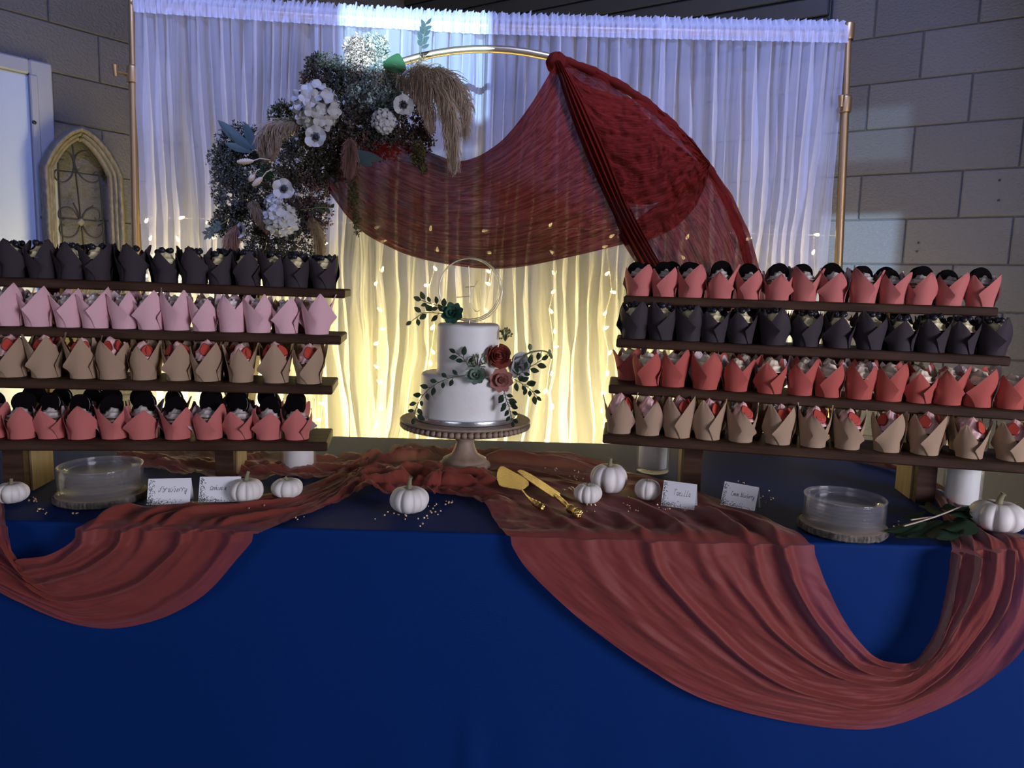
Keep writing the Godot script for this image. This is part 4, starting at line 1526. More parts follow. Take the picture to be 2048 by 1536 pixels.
func build_cake() -> void:
	var base := at_y(928, 940, TOP)
	base.z = CAKE_Z
	var plate := at_z(931, 836, CAKE_Z)
	var h := plate.y - TOP
	var sx := plate.x
	var s := thing("cake_stand", Vector3(sx, TOP + 0.0045, CAKE_Z))
	tag(s, "round wooden cake stand on a turned pedestal with a beaded rim under the cake", "cake stand")
	var k := (h - 0.0045)
	var mb := MB.new()
	mb.lathe([Vector2(0, 0), Vector2(.056, 0), Vector2(.058, .004), Vector2(.056, .012), Vector2(.050, .016), Vector2(.050, .016), Vector2(.048, .022), Vector2(.040, .026), Vector2(.040, .026), Vector2(.030, .032), Vector2(.023, .045), Vector2(.0195, .058), Vector2(.021, .064), Vector2(.021, .064), Vector2(.0245, .068), Vector2(.0245, .088), Vector2(.030, k - .022)], 36)
	part(s, "pedestal", mb.mesh(), M.stand_wood)
	mb = MB.new()
	mb.lathe([Vector2(0, k - .022), Vector2(.128, k - .022), Vector2(.134, k - .020), Vector2(.134, k - .020), Vector2(.134, k - .006), Vector2(.134, k - .006), Vector2(.143, k - .005), Vector2(.144, k - .002), Vector2(.142, k), Vector2(.142, k), Vector2(0, k)], 64)
	part(s, "plate", mb.mesh(), M.stand_wood)
	mb = MB.new()
	mb.ball(Vector3.ZERO, Vector3.ONE * 0.0066, 10, 8)
	var bead := mb.mesh()
	for i in 66:
		part(s, "bead", bead, M.stand_wood, Transform3D(Basis(), Vector3(.1375 * cos(i * TAU / 66), k - .0125, .1375 * sin(i * TAU / 66))))
	var y0 := TOP + 0.0045 + k
	# the cake
	var lower := at_z(934, 745, CAKE_Z).y - y0
	var upper := at_z(937, 647, CAKE_Z).y - y0
	var cx := at_z(934, 760, CAKE_Z).x
	var c := thing("wedding_cake", Vector3(cx, y0 + 0.0003, CAKE_Z))
	tag(c, "two tier round white frosted cake on a silver board, dressed with flowers", "cake")
	mb = MB.new()
	mb.lathe([Vector2(0, 0), Vector2(.112, 0), Vector2(.113, .002), Vector2(.113, .009), Vector2(.112, .011), Vector2(.112, .011), Vector2(0, .011)], 64)
	part(c, "cake_board", mb.mesh(), M.silver)
	var nz := FastNoiseLite.new()
	nz.seed = 5
	nz.frequency = 14.0
	var wob := func(q: Vector3, _t: float) -> Vector3: return q * (1.0 + 0.012 * nz.get_noise_3d(q.x, q.y * 2.0, q.z)) if q.y > 0.012 else q
	var tier := func(r: float, a: float, b: float) -> Array:
		var out := [Vector2(r * 1.01, a)]
		for i in 10:
			out.append(Vector2(r, a + (b - .007 - a) * (i + 1) / 10.0))
		out += [Vector2(r - .0015, b - .0035), Vector2(r - .005, b - .0008), Vector2(r - .012, b), Vector2(r * .5, b), Vector2(0, b)]
		return out
	mb = MB.new()
	mb.lathe(tier.call(.1005, .011, lower), 72, Transform3D(), wob)
	part(c, "lower_tier", mb.mesh(), M.icing)
	var shift := at_z(937, 700, CAKE_Z).x - cx
	mb = MB.new()
	mb.lathe(tier.call(.0685, lower - .002, upper), 64, Transform3D(Basis(), Vector3(shift, 0, 0)), wob)
	part(c, "upper_tier", mb.mesh(), M.icing)
	var top_y := y0 + upper
	# topper
	var tz := CAKE_Z + 0.012
	var tc := at_z(940, 579, tz)
	var t := thing("cake_topper", Vector3(tc.x, top_y, tz))
	tag(t, "wire circle cake topper of thin silvery rings round two letters", "cake topper")
	var o := Vector3(tc.x, top_y, tz)
	for q in [[.0665, 0, 0, 0.0], [.0645, -.0015, .001, 0.35], [.068, .0015, -.001, -0.3]]:
		mb = MB.new()
		var pts := []
		for i in 56:
			var a := i * TAU / 56
			pts.append(tc - o + Vector3(q[1] + q[0] * cos(a) * (1.0 + 0.015 * sin(2 * a + q[3] * 9)), q[2] + q[0] * sin(a), 0.004 * sin(a * 2 + q[3] * 12)))
		mb.tube(pts, 0.0011, 6, true)
		part(t, "ring", mb.mesh(), M.wire)
	var zp := func(x: float, y: float) -> Vector3: return at_z(820 + x * 0.16277, 510 + y * 0.16277, tz) - o
	for strokes in [[[[555, 165], [560, 340], [570, 518]], [[570, 518], [660, 514], [752, 505]], [[722, 140], [730, 380], [735, 590]], [[680, 395], [740, 391], [790, 386]]], [[[845, 318], [815, 340], [780, 410], [760, 490], [757, 570], [775, 650], [805, 690], [840, 690], [862, 672]]]]:
		mb = MB.new()
		for st in strokes:
			mb.tube(smooth(st.map(func(q): return zp.call(q[0], q[1])), 14), 0.0009, 6)
		part(t, "letter", mb.mesh(), M.wire)
	mb = MB.new()
	mb.tube([tc - o + Vector3(0, -.066, 0), Vector3(0, -0.02, 0)], 0.0012, 6)
	part(t, "pick", mb.mesh(), M.wire)
	# flowers on the cake, each picked in on its own
	succulent("dark green succulent sitting on the cake's top tier beside the topper", at_z(906, 629, CAKE_Z + .045), 0.027, Vector3(-0.1, 0.35, 1), M.succulent_green, 1)
	succulent("grey green succulent at the ledge between the cake's tiers", at_z(953, 753, CAKE_Z + .103), 0.0235, Vector3(-0.1, 0.45, 1), M.succulent_grey, 2)
	succulent("dusty pink succulent below the rust rose on the cake", at_z(1000, 760, CAKE_Z + .078), 0.029, Vector3(0.25, 0.1, 1), M.succulent_pink, 3)
	# rose
	var g := RandomNumberGenerator.new()
	g.seed = 8
	var rc := at_z(998, 712, CAKE_Z + .058)
	var rs := thing("rose", rc)
	rs.basis = look(Vector3(0.25, 0.05, 1))
	tag(rs, "rust red rose on the side of the cake's upper tier", "rose")
	for i in 17:
		mb = MB.new()
		var kk := i / 16.0
		var R := lerpf(.004, .025, pow(kk, 0.8))
		var spin := i * 2.3
		var wide := lerpf(2.6, 1.3, kk)
		mb.grid(10, 6, func(u, v):
			var a: float = spin + (u - 0.5) * wide
			var edge := 1.0 - pow(absf(u - 0.5) * 2.0, 3.0) * 0.35
			var rr: float = R * (0.55 + 0.45 * v) + 0.004 * kk * v * v
			var z: float = lerpf(-.016, lerpf(.017, .002, kk), v * edge)
			return Vector3(rr * cos(a), rr * sin(a), z))
		part(rs, "petal", mb.mesh(), M.rose)
	mb = MB.new()
	mb.ball(Vector3(0, 0, -.006), Vector3(.017, .017, .012), 14, 8)
	mb.ball(Vector3(0, 0, .004), Vector3(.005, .005, .012), 10, 8)
	part(rs, "heart", mb.mesh(), M.rose)
	# white flower at the side
	var wc := at_z(1040, 731, CAKE_Z + .035)
	var ws := thing("white_flower", wc)
	ws.basis = look(Vector3(0.6, 0.15, 1))
	tag(ws, "white ruffled flower behind the rose and dusty pink succulent on the cake", "flower")
	for i in 15:
		mb = MB.new()
		var kk := i / 14.0
		var b := Basis(Vector3.BACK, i * 2.4) * Basis(Vector3.RIGHT, lerpf(1.15, 0.05, kk))
		leaf_shape(mb, Transform3D(b, Vector3(0, 0, -.004 * kk)), lerpf(.016, .031, kk), lerpf(.010, .019, kk), 0.25, 8, 8, 0.85, 0.42)
		part(ws, "petal", mb.mesh(), M.petal_white)
	# seeded eucalyptus: berries on fine stems
	for q in [[955, 724, CAKE_Z + .082, 52, .021, "cluster of small green seed berries above the grey green succulent on the cake", "seed_green"], [1011, 668, CAKE_Z + .03, 34, .026, "upright sprig of tiny dark seed pods behind the rust rose on the cake", "stalk"]]:
		var sc: Vector3 = at_z(q[0], q[1], q[2])
		var ss := thing("seeded_sprig", sc)
		tag(ss, q[5], "sprig")
		mb = MB.new()
		var dots := []
		for i in q[3]:
			var d = Vector3(g.randf_range(-1, 1), g.randf_range(-1, 1), g.randf_range(-.5, 1)).normalized() * q[4] * g.randf_range(.55, 1.05)
			if q[6] == "stalk": d = Vector3(d.x * .6, absf(d.y) * 1.1 - .012, d.z * .5)
			mb.tube([Vector3(0, -.016, -.004), d * 0.5 + Vector3(0, -.004, 0), d], .0005, 3)
			dots.append(d)
		part(ss, "stem", mb.mesh(), M.stalk)
		mb = MB.new()
		for d in dots:
			mb.ball(d, Vector3(.0017, .0024, .0017), 7, 5)
		var sd := part(ss, "seeds", mb.mesh(), M[q[6]])
		sd.set_meta("kind", "stuff")
	# budding stem
	var bs := at_z(1044, 717, CAKE_Z + .035)
	var bt := thing("budding_stem", bs)
	tag(bt, "green stem of closed buds reaching out beside the rose", "flower stem")
	mb = MB.new()
	var bp := smooth([[1044, 717], [1058, 706], [1075, 702], [1092, 703], [1101, 711]].map(func(q): return at_z(q[0], q[1], CAKE_Z + .035) - bs), 14)
	mb.tube(bp, [.0024, .0022, .0021, .002, .002, .0019, .0018, .0017, .0016, .0015, .0014, .0014, .0013, .0012, .0012], 7)
	part(bt, "stem", mb.mesh(), M.seed_green)
	for q in [[1060, 694, .006], [1063, 714, .005], [1080, 711, .0045], [1092, 713, .004], [1099, 703, .0038], [1103, 714, .0036], [1100, 709, .0042]]:
		mb = MB.new()
		var b: Vector3 = at_z(q[0], q[1], CAKE_Z + .036) - bs
		mb.ball(b, Vector3(q[2] * .85, q[2] * 1.15, q[2] * .85), 9, 7)
		mb.tube([b, along(bp, clampf((q[0] - 1044) / 57.0, 0, 1))], .0008, 4)
		part(bt, "bud", mb.mesh(), M.seed_green)
	var pc := func(list: Array) -> Array: return list.map(func(q): return at_z(q[0], q[1], CAKE_Z + q[2]))
	sprig_thing("dark eucalyptus sprig reaching out from the top tier beside the green succulent", pc.call([[893, 628, .04], [872, 626, .045], [848, 626, .05], [826, 640, .055]]), 7, .017, M.leaf_dark, 1)
	sprig_thing("short curled eucalyptus sprig above the top tier beside the green succulent", pc.call([[890, 622, .04], [875, 612, .045], [860, 607, .048], [847, 602, .05]]), 8, .016, M.leaf_dark, 2)
	sprig_thing("long trailing eucalyptus sprig lying down the lower tier of the cake", pc.call([[932, 750, .098], [900, 756, .104], [872, 768, .106], [848, 788, .1], [834, 812, .095], [829, 832, .09]]), 15, .0165, M.leaf_dark, 3)
	sprig_thing("small eucalyptus tip against the upper tier near the green berries", pc.call([[944, 744, .085], [934, 728, .082], [926, 716, .08], [914, 708, .078]]), 5, .0165, M.leaf_dark, 4, "eucalyptus_sprig", 0.3)
	sprig_thing("dark eucalyptus sprig pointing up past the white flower", pc.call([[1026, 757, .07], [1044, 744, .072], [1062, 733, .07], [1080, 722, .07]]), 9, .017, M.leaf_dark, 5)
	sprig_thing("dark eucalyptus sprig drooping in the air beside the white flower", pc.call([[1028, 758, .07], [1045, 768, .075], [1058, 776, .075], [1071, 790, .075]]), 10, .0165, M.leaf_dark, 6)
	sprig_thing("eucalyptus sprig hanging over the lower tier below the dusty pink succulent", pc.call([[1008, 782, .09], [1012, 798, .098], [1018, 814, .098], [1024, 840, .09]]), 13, .0165, M.leaf_dark, 7)

# ---------------------------------------------------------------- small things on the table
func pumpkin(label: String, px: float, py: float, rpx: float, squash: float, ribs: int, stem_h: float, lean: float, seed_: int) -> void:
	var g := RandomNumberGenerator.new()
	g.seed = seed_
	var p := at_y(px, py, TOP + 0.006)
	var r := rpx / F * (-p.z)
	p.z -= r * 0.62
	var s := thing("pumpkin", Vector3(at_z(px, py, p.z).x, TOP + 0.005, p.z), g.randf() * TAU)
	tag(s, label, "pumpkin", "mini white pumpkins on the table")
	var mb := MB.new()
	var ph := []
	for k in ribs:
		ph.append(g.randf_range(.94, 1.05))
	mb.grid(ribs * 8, 20, func(a, v):
		var t: float = a * TAU
		var f = (v - 0.5) * PI
		var q: float = absf(sin(a * ribs * PI))
		var rib: float = (0.86 + 0.14 * pow(q, 0.55)) * lerpf(1.0, ph[int(a * ribs) % ribs], q)
		var rad: float = r * pow(cos(f), 0.72) * lerpf(1.0, rib, pow(cos(f), 0.4))
		var y: float = r * squash * (sin(f) * 0.98 - 0.22 * exp(-pow(rad / (r * 0.33), 2.0)) * (1.0 if f > 0 else -0.6))
		return Vector3(rad * cos(t), y + r * squash, rad * sin(t)), true)
	part(s, "body", mb.mesh(), M.pumpkin)
	mb = MB.new()
	var y := r * squash * 1.72
	var pts := []
	var rad := []
	for k in 8:
		var t := k / 7.0
		pts.append(Vector3(lean * t * t, y + stem_h * t, 0))
		rad.append(lerpf(r * 0.2, r * 0.085, pow(t, 0.4)) + (r * 0.03 if k == 7 else 0.0))
	mb.tube(pts, rad, 7)
	part(s, "stem", mb.mesh(), M.stem)

func slab(mb: MB, list: Array, y: float, thick: float, org: Vector3) -> void:
	# a flat outline given in pixels, lying at the height y
	var ring := []
	for q in list:
		ring.append(at_y(q[0], q[1], y) - org)
	var low := ring.map(func(p): return p - Vector3(0, thick, 0))
	var mid := Vector3.ZERO
	for p in ring:
		mid += p / ring.size()
	mid.y -= thick / 2
	mb.poly(ring, mid)
	mb.poly(low, mid)
	for k in ring.size():
		mb.poly([ring[k], ring[(k + 1) % ring.size()], low[(k + 1) % ring.size()], low[k]], mid)

func glyph_points(ch: String) -> Array:
	# simple joined handwriting on a 10 x 10 grid, base line at 3
	var book := {"S": "8898686746665464643443333425", "C": "878868584746454454435363738394", "B": "3949434957677646565767747364534333", "V": "2839434347596978", "L": "3848586848393836354353637383", "a": "66564645445364666373", "b": "48583853435363656656", "c": "65564645435363", "e": "4464665645435363", "i": "465443536373", "k": "5949434656664544556373", "l": "53595843536373", "m": "3633456646535664737383", "n": "36334556665453637383", "o": "5646454353646656667677", "r": "363346576676", "s": "66564654645343335363", "t": "58534353637376564666", "u": "3634435364666373", "w": "363443536453647466", "y": "3634435366636052413344", " ": ""}
	var s: String = book.get(ch, "")
	var out := []
	for k in range(0, s.length() - 1, 2):
		out.append(Vector2(int(s[k]), int(s[k + 1])))
	return out

func card_texture(text: String, seed_: int) -> ImageTexture:
	var W := 320
	var H := 200
	var im := Image.create(W, H, false, Image.FORMAT_RGB8)
	im.fill(Color(0.90, 0.90, 0.92))
	var g := RandomNumberGenerator.new()
	g.seed = seed_
	var dot := func(x: float, y: float, r: float, c: Color) -> void:
		for j in range(int(y - r), int(y + r) + 1):
			for i in range(int(x - r), int(x + r) + 1):
				if i >= 0 and j >= 0 and i < W and j < H and Vector2(i - x, j - y).length() <= r:
					im.set_pixel(i, j, im.get_pixel(i, j).lerp(c, 0.85))
	# printed greenery up one side and along the foot
	for k in 260:
		var side := g.randf() < 0.5
		var x := 8.0 + absf(g.randfn(0, 16)) if side else g.randf() * g.randf() * W * 0.95
		var y := H - g.randf() * H * 0.95 if side else H - 6 - absf(g.randfn(0, 13)) * (1.6 - x / W)
		var c := Color(.16, .2, .2).lerp(Color(.5, .54, .52), g.randf())
		var d := Vector2.from_angle(g.randf() * TAU)
		var l := g.randf_range(3, 9)
		for i in 8:
			dot.call(x + d.x * l * i / 7.0, y + d.y * l * i / 7.0, 2.6 * sin(PI * (i + 0.5) / 8.0), c)
	# the name in a slanted hand
	var step := minf(23.0, 215.0 / text.length())
	var x0 := 82.0 + (215.0 - step * text.length()) / 2
	for n in text.length():
		var pts := glyph_points(text[n])
		for k in pts.size() - 1:
			for i in 10:
				var p: Vector2 = pts[k].lerp(pts[k + 1], i / 10.0)
				dot.call(x0 + n * step + ((p.x - 3.0) * 0.2 + (p.y - 3.0) * 0.07) * step, 104.0 - (p.y - 3.0) * minf(step * 0.42, 8.0), 1.3, Color(.08, .08, .12))
	return ImageTexture.create_from_image(im)

func place_card(label: String, text: String, a: Array, b: Array, wide: float, high: float, k: int) -> void:
	# a, b: the lower front corners in pixels
	var A := at_y(a[0], a[1], TOP + 0.008)
	var B := at_y(b[0], b[1], TOP + 0.008)
	var e := (B - A).normalized()
	var back := Vector3(e.z, 0, -e.x)
	if back.z > 0: back = -back
	var mid := (A + B) / 2
	mid.y = TOP + 0.0075
	var s := thing("place_card", mid)
	tag(s, label, "place card", "white tent cards naming the flavours")
	var topc := back * 0.016 + Vector3(0, high, 0)
	var n := (Vector3.UP * 0.016 / high - back).normalized()
	var mb := MB.new()
	mb.grid(1, 1, func(u, v): return e * (u - 0.5) * wide + topc * (1.0 - v) + n * 0.0003)
	var m := mat("card_print%d" % k, Color.WHITE, 0.7)
	m.albedo_texture = card_texture(text, k)
	mb.next()
	for q in [1.0, -1.0]:
		var foot: Vector3 = back * (0.016 - 0.016 * q)
		var r1 := [foot - e * wide / 2, foot + e * wide / 2, topc + e * wide / 2, topc - e * wide / 2]
		mb.poly(r1, topc * 0.3 + back * 0.016)
		mb.poly(r1.map(func(p): return p + (back * 0.0004 * q)), topc * 0.3 - back * 0.3 * q)
	part(s, "card", mb.mesh(), [m, M.card])

func plate_stack(px: float, py: float, rpx: float, label: String, slice_label: String) -> void:
	var p := at_y(px, py, TOP)
	var r := rpx / F * (-p.z) * 1.03
	var c := Vector3(at_z(px, py, p.z - r).x, TOP, p.z - r - 0.002)
	var nz := FastNoiseLite.new()
	nz.seed = int(px)
	nz.frequency = 1.0
	var s := thing("wood_slice", c + Vector3(0, 0.0015, 0))
	tag(s, slice_label, "wood slice", "bark edged wood slices on the table")
	var R := r * 1.06
	var mb := MB.new()
	mb.lathe([Vector2(0, 0), Vector2(R - .002, 0), Vector2(R, .003), Vector2(R * 1.005, .010), Vector2(R - .001, .013)], 90, Transform3D(), func(q, t): return Vector3(q.x, q.y, q.z) * Vector3(1, 1, 1) + Vector3(cos(t), 0, sin(t)) * (0.0012 * sin(t * 41.0) + 0.003 * nz.get_noise_2d(cos(t) * 2.0, sin(t) * 2.0) + 0.0008 * sin(t * 67.0 + 1.0)) * (1.0 if q.x * q.x + q.z * q.z > 0.001 else 0.0))
	part(s, "bark", mb.mesh(), M.bark)
	mb = MB.new()
	mb.lathe([Vector2(R - .0015, .0125), Vector2(R * .96, .0135), Vector2(0, .0135)], 60)
	part(s, "cut_face", mb.mesh(), M.slice_top)
	var t := thing("clear_plate_stack", c + Vector3(0, .0155, 0))  # stack of clear plates, drawn with an added outer wall and rims
	tag(t, label, "plate stack", "stacks of clear round plates")
	var H := r * 0.66
	mb = MB.new()
	mb.lathe([Vector2(r * .93, .0005), Vector2(r * .97, .002), Vector2(r * .97, H)], 64)
	mb.lathe([Vector2(r * .94, H), Vector2(r * .94, .004), Vector2(0, .004)], 64)
	part(t, "wall", mb.mesh(), M.plastic)
	for q in [[r * .955, H, .0016], [r * .93, H - .003, .0011], [r * .72, H - .006, .0012]]:
		mb = MB.new()
		var ring := []
		for k in 64:
			ring.append(Vector3(q[0] * cos(k * TAU / 64), q[1], q[0] * sin(k * TAU / 64)))
		mb.tube(ring, q[2], 8, true)
		part(t, "rim", mb.mesh(), M.plastic)
	mb = MB.new()
	mb.lathe([Vector2(r * .93, H - .001), Vector2(r * .75, H - .004), Vector2(r * .72, H - .008), Vector2(0, H - .008)], 64)
	part(t, "lid", mb.mesh(), M.plastic)
	# the plates of the stack inside that wall
	for k in 5:
		mb = MB.new()
		var y := .006 + k * (H - .020) / 4.0
		mb.lathe([Vector2(0, y), Vector2(r * .65, y), Vector2(r * .88, y + .004), Vector2(r * .90, y + .0045), Vector2(r * .88, y + .0055), Vector2(r * .65, y + .0015), Vector2(0, y + .0015)], 48)
		part(t, "plate", mb.mesh(), M.plastic)

func candle_vase(px: float, py: float, r: float, rim_py: float, wax_h: float, vase_label: String, candle_label: String) -> void:
	var p := at_y(px, py, TOP)
	p.z -= r
	var c := Vector3(at_z(px, py - 4, p.z).x, TOP + 0.001, p.z)
	var h := at_z(px, rim_py, p.z).y - TOP - 0.001
	var s := thing("glass_vase", c)
	tag(s, vase_label, "vase", "clear glass cylinder vases")
	var mb := MB.new()
	mb.lathe([Vector2(0, 0), Vector2(r - .003, 0), Vector2(r, .003), Vector2(r, h - .001), Vector2(r - .0012, h), Vector2(r - .0024, h - .001), Vector2(r - .0024, .012), Vector2(r - .006, .009), Vector2(0, .009)], 48)
	part(s, "cylinder", mb.mesh(), M.clear)
	var k := thing("pillar_candle", c + Vector3(0, .0095, 0))
	tag(k, candle_label, "candle", "white pillar candles in glass cylinders")
	mb = MB.new()
	var R := r - .0055
	mb.lathe([Vector2(0, 0), Vector2(R - .001, 0), Vector2(R, .001), Vector2(R, wax_h - .003), Vector2(R - .002, wax_h), Vector2(R - .008, wax_h - .003), Vector2(0, wax_h - .004)], 40)
	part(k, "wax", mb.mesh(), M.wax)
	mb = MB.new()
	mb.tube([Vector3(0, wax_h - .005, 0), Vector3(.0005, wax_h + .003, 0), Vector3(.002, wax_h + .007, 0)], .0008, 6)
	part(k, "wick", mb.mesh(), M.dark_metal)

func build_small_things() -> void:
	pumpkin("mini white pumpkin cut by the picture's side edge near the clear plates", 25, 1010, 32, .68, 10, .010, .004, 1)
	pumpkin("mini white pumpkin with a curved stem leaning on a flavour card", 493, 1009, 36, .70, 11, .017, -.007, 2)
	pumpkin("mini white pumpkin on the narrow rust cloth between the flavour cards and the candle", 575, 999, 32, .64, 9, .007, .004, 3)
	pumpkin("mini white pumpkin with a tall stem standing alone on the navy cloth before the cake", 818, 1031, 41, .68, 10, .024, .003, 4)
	pumpkin("small low white pumpkin beside the gold knife", 1175, 1010, 29, .72, 10, .006, .001, 5)
	pumpkin("plump white pumpkin with a tall pale stem behind the smaller pumpkin by the knife", 1217, 990, 40, .76, 8, .020, .001, 6)
	pumpkin("small round white pumpkin next to a flavour card, in front of the glass vase", 1294, 1003, 26, .86, 8, .006, .001, 7)
	pumpkin("largest white pumpkin, flat and ribbed, on the cloth at the table's end", 1990, 1070, 54, .60, 9, .022, -.006, 8)
	# gold cake server and knife
	var y := TOP + 0.017
	var org := at_y(1040, 985, y)
	var s := thing("cake_server", org)
	tag(s, "gold cake server with an engraved triangular blade lying on the rust cloth", "cake server")
	var z := func(list: Array) -> Array: return list.map(func(q): return [700 + q[0] / 3.4133, 860 + q[1] / 3.4133])
	var mb := MB.new()
	slab(mb, z.call([[1030, 246], [1048, 247], [1075, 262], [1130, 292], [1185, 322], [1218, 352], [1222, 374], [1190, 402], [1170, 410], [1110, 398], [1040, 386], [1018, 374], [1012, 350], [1000, 332], [1004, 300], [1012, 268]]), y, .0016, org)
	part(s, "blade", mb.mesh(), M.gold)
	mb = MB.new()
	var path := smooth(z.call([[1172, 404], [1192, 432], [1215, 460], [1250, 490], [1285, 512], [1316, 530]]).map(func(q): return at_y(q[0], q[1], y + .001) - org), 24)
	var rad := []
	for k in 25:
		rad.append(.0018 + .0042 * smoothstep(.3, .75, k / 24.0) * (1.0 + .22 * sin(k * 2.1)) - .002 * smoothstep(.93, 1.0, k / 24.0))
	mb.tube(path, rad, 10)
	part(s, "handle", mb.mesh(), M.gold)
	org = at_y(1090, 990, y)
	s = thing("cake_knife", org)
	tag(s, "gold cake knife with a long plain blade and an ornate handle beside the server", "knife")
	mb = MB.new()
	slab(mb, z.call([[1142, 280], [1160, 270], [1190, 278], [1240, 304], [1330, 360], [1435, 432], [1432, 446], [1386, 456], [1330, 420], [1250, 366], [1190, 322]]), y, .0018, org)
	part(s, "blade", mb.mesh(), M.gold)
	mb = MB.new()
	path = smooth(z.call([[1405, 448], [1440, 478], [1480, 515], [1520, 548], [1568, 572]]).map(func(q): return at_y(q[0], q[1], y + .001) - org), 24)
	rad = []
	for k in 25:
		rad.append(.0052 + .0022 * sin(k * .9) * smoothstep(.4, .6, k / 24.0) + .0035 * smoothstep(.5, .9, k / 24.0) - .003 * smoothstep(.94, 1.0, k / 24.0))
	mb.tube(path, rad, 10)
	part(s, "handle", mb.mesh(), M.gold)
	# tent cards
	place_card("white tent card reading Strawberry, between the clear plates and another card", "Strawberry", [296, 1009], [377, 1007], .072, .043, 1)
	place_card("white tent card reading Cookies n Cream, half behind a white pumpkin", "Cookies n Cream", [398, 1004], [478, 1003], .072, .043, 2)
	place_card("white tent card reading Vanilla, turned aside next to a small white pumpkin", "Vanilla", [1327, 1011], [1383, 1019], .062, .045, 3)
	place_card("white tent card reading Lemon Blueberry, on the navy cloth near the clear plates", "Lemon Blueberry", [1440, 1008], [1510, 1022], .066, .042, 4)
	plate_stack(204, 1023, 84, "stack of clear round plastic plates beside the Strawberry card", "bark edged wood slice under the clear plates beside the Strawberry card")
	plate_stack(1683, 1088, 84, "stack of clear round plastic plates beside the dark leafy sprig", "bark edged wood slice under the clear plates beside the dark leafy sprig")
	candle_vase(598, 950, .0365, 799, .085, "glass cylinder vase near the pumpkin on the narrow rust cloth", "white pillar candle in the vase near the narrow rust cloth")
	candle_vase(1304, 951, .0365, 803, .085, "glass cylinder vase behind the small round pumpkin next to the Vanilla card", "white pillar candle in the vase behind the small round pumpkin")
	candle_vase(1920, 1023, .0345, 852, .085, "glass cylinder vase behind the largest pumpkin at the table's end", "white pillar candle in the vase behind the largest pumpkin")
	# leafy sprig by the largest pumpkin
	var lo := at_y(1900, 1030, TOP + .01)
	s = thing("leafy_sprig", lo)
	tag(s, "dark green sprig of broad leaves lying between the clear plates and largest pumpkin", "leafy sprig")
	mb = MB.new()
	for q in [[[1925, 1012], [1880, 1030], [1840, 1043], [1808, 1052]], [[1870, 1034], [1850, 1036], [1822, 1040]]]:
		mb.tube(smooth(q.map(func(a): return at_y(a[0], a[1], TOP + .040) - lo), 12), .0014, 6)
	part(s, "stem", mb.mesh(), M.wheat)
	for q in [[1850, 1040, 1770, 1068, .017, .014], [1880, 1040, 1812, 1080, .022, .012], [1900, 1040, 1870, 1086, .024, .012], [1930, 1030, 1925, 1076, .021, .014], [1890, 1030, 1855, 1012, .014, .024], [1930, 1020, 1895, 1012, .020, .03], [1945, 1012, 1900, 1032, .022, .026], [1850, 1022, 1800, 1036, .014, .02], [1840, 1050, 1790, 1078, .016, .010], [1935, 1040, 1890, 1062, .024, .02], [1890, 1015, 1840, 1014, .012, .018]]:
		var a := at_y(q[0], q[1], TOP + q[5] + .014)
		var b := at_y(q[2], q[3], TOP + q[5] * .6 + (.004 if q[2] < 1860 else .012))
		var d := b - a
		var yv := d.normalized()
		var xv := yv.cross(Vector3.UP).normalized()
		mb = MB.new()
		leaf_shape(mb, Transform3D(Basis(xv, yv, xv.cross(yv)), a - lo), d.length(), q[4], 0.06, 6, 9, 0.85, 0.6)
		part(s, "leaf", mb.mesh(), M.leaf_broad)
	# scattered gems
	var g := RandomNumberGenerator.new()
	g.seed = 15
	mb = MB.new()
	mb.ball(Vector3.ZERO, Vector3(.0019, .0017, .0019), 6, 4)
	var gem := mb.mesh()
	for q in [[66, 1003, 8, 4, 6], [80, 1022, 14, 6, 8], [148, 1028, 14, 4, 3], [388, 1018, 12, 4, 6], [505, 1022, 30, 8, 5], [605, 1034, 16, 10, 3], [640, 950, 20, 8, 3], [795, 1035, 30, 12, 12], [868, 1022, 16, 10, 14], [900, 1006, 8, 6, 8], [848, 1042, 10, 10, 4], [1100, 945, 20, 4, 7], [1160, 950, 12, 8, 14], [1150, 965, 16, 6, 7], [1135, 985, 14, 4, 8], [1254, 1010, 8, 8, 14], [1310, 1030, 12, 8, 5], [1262, 1030, 14, 8, 6], [1335, 1028, 10, 4, 4], [1372, 1025, 10, 8, 9], [1180, 1020, 20, 10, 6], [1530, 1000, 24, 12, 10], [1480, 962, 10, 4, 2], [1795, 1050, 8, 5, 3], [1930, 1058, 6, 4, 2]]:
		for k in q[4]:
			var p := at_y(q[0] + g.randfn(0, q[2] * .6), q[1] + g.randfn(0, q[3] * .6), TOP)
			if p.z > FRONT - 0.012:
				continue
			var on_runner = q[0] > 1090 and q[0] < 1400 or q[0] > 360 and q[0] < 560
			var o := part(self, "table_gem", gem, M.gem, Transform3D(Basis.from_euler(Vector3(g.randf(), g.randf(), g.randf())).scaled(Vector3.ONE * g.randf_range(.7, 1.25)), p + Vector3(0, .0085 if on_runner else .0018, 0)))
			tag(o, "tiny amber glass gem scattered on the table between cards and pumpkins", "gem", "amber gems scattered on the table")

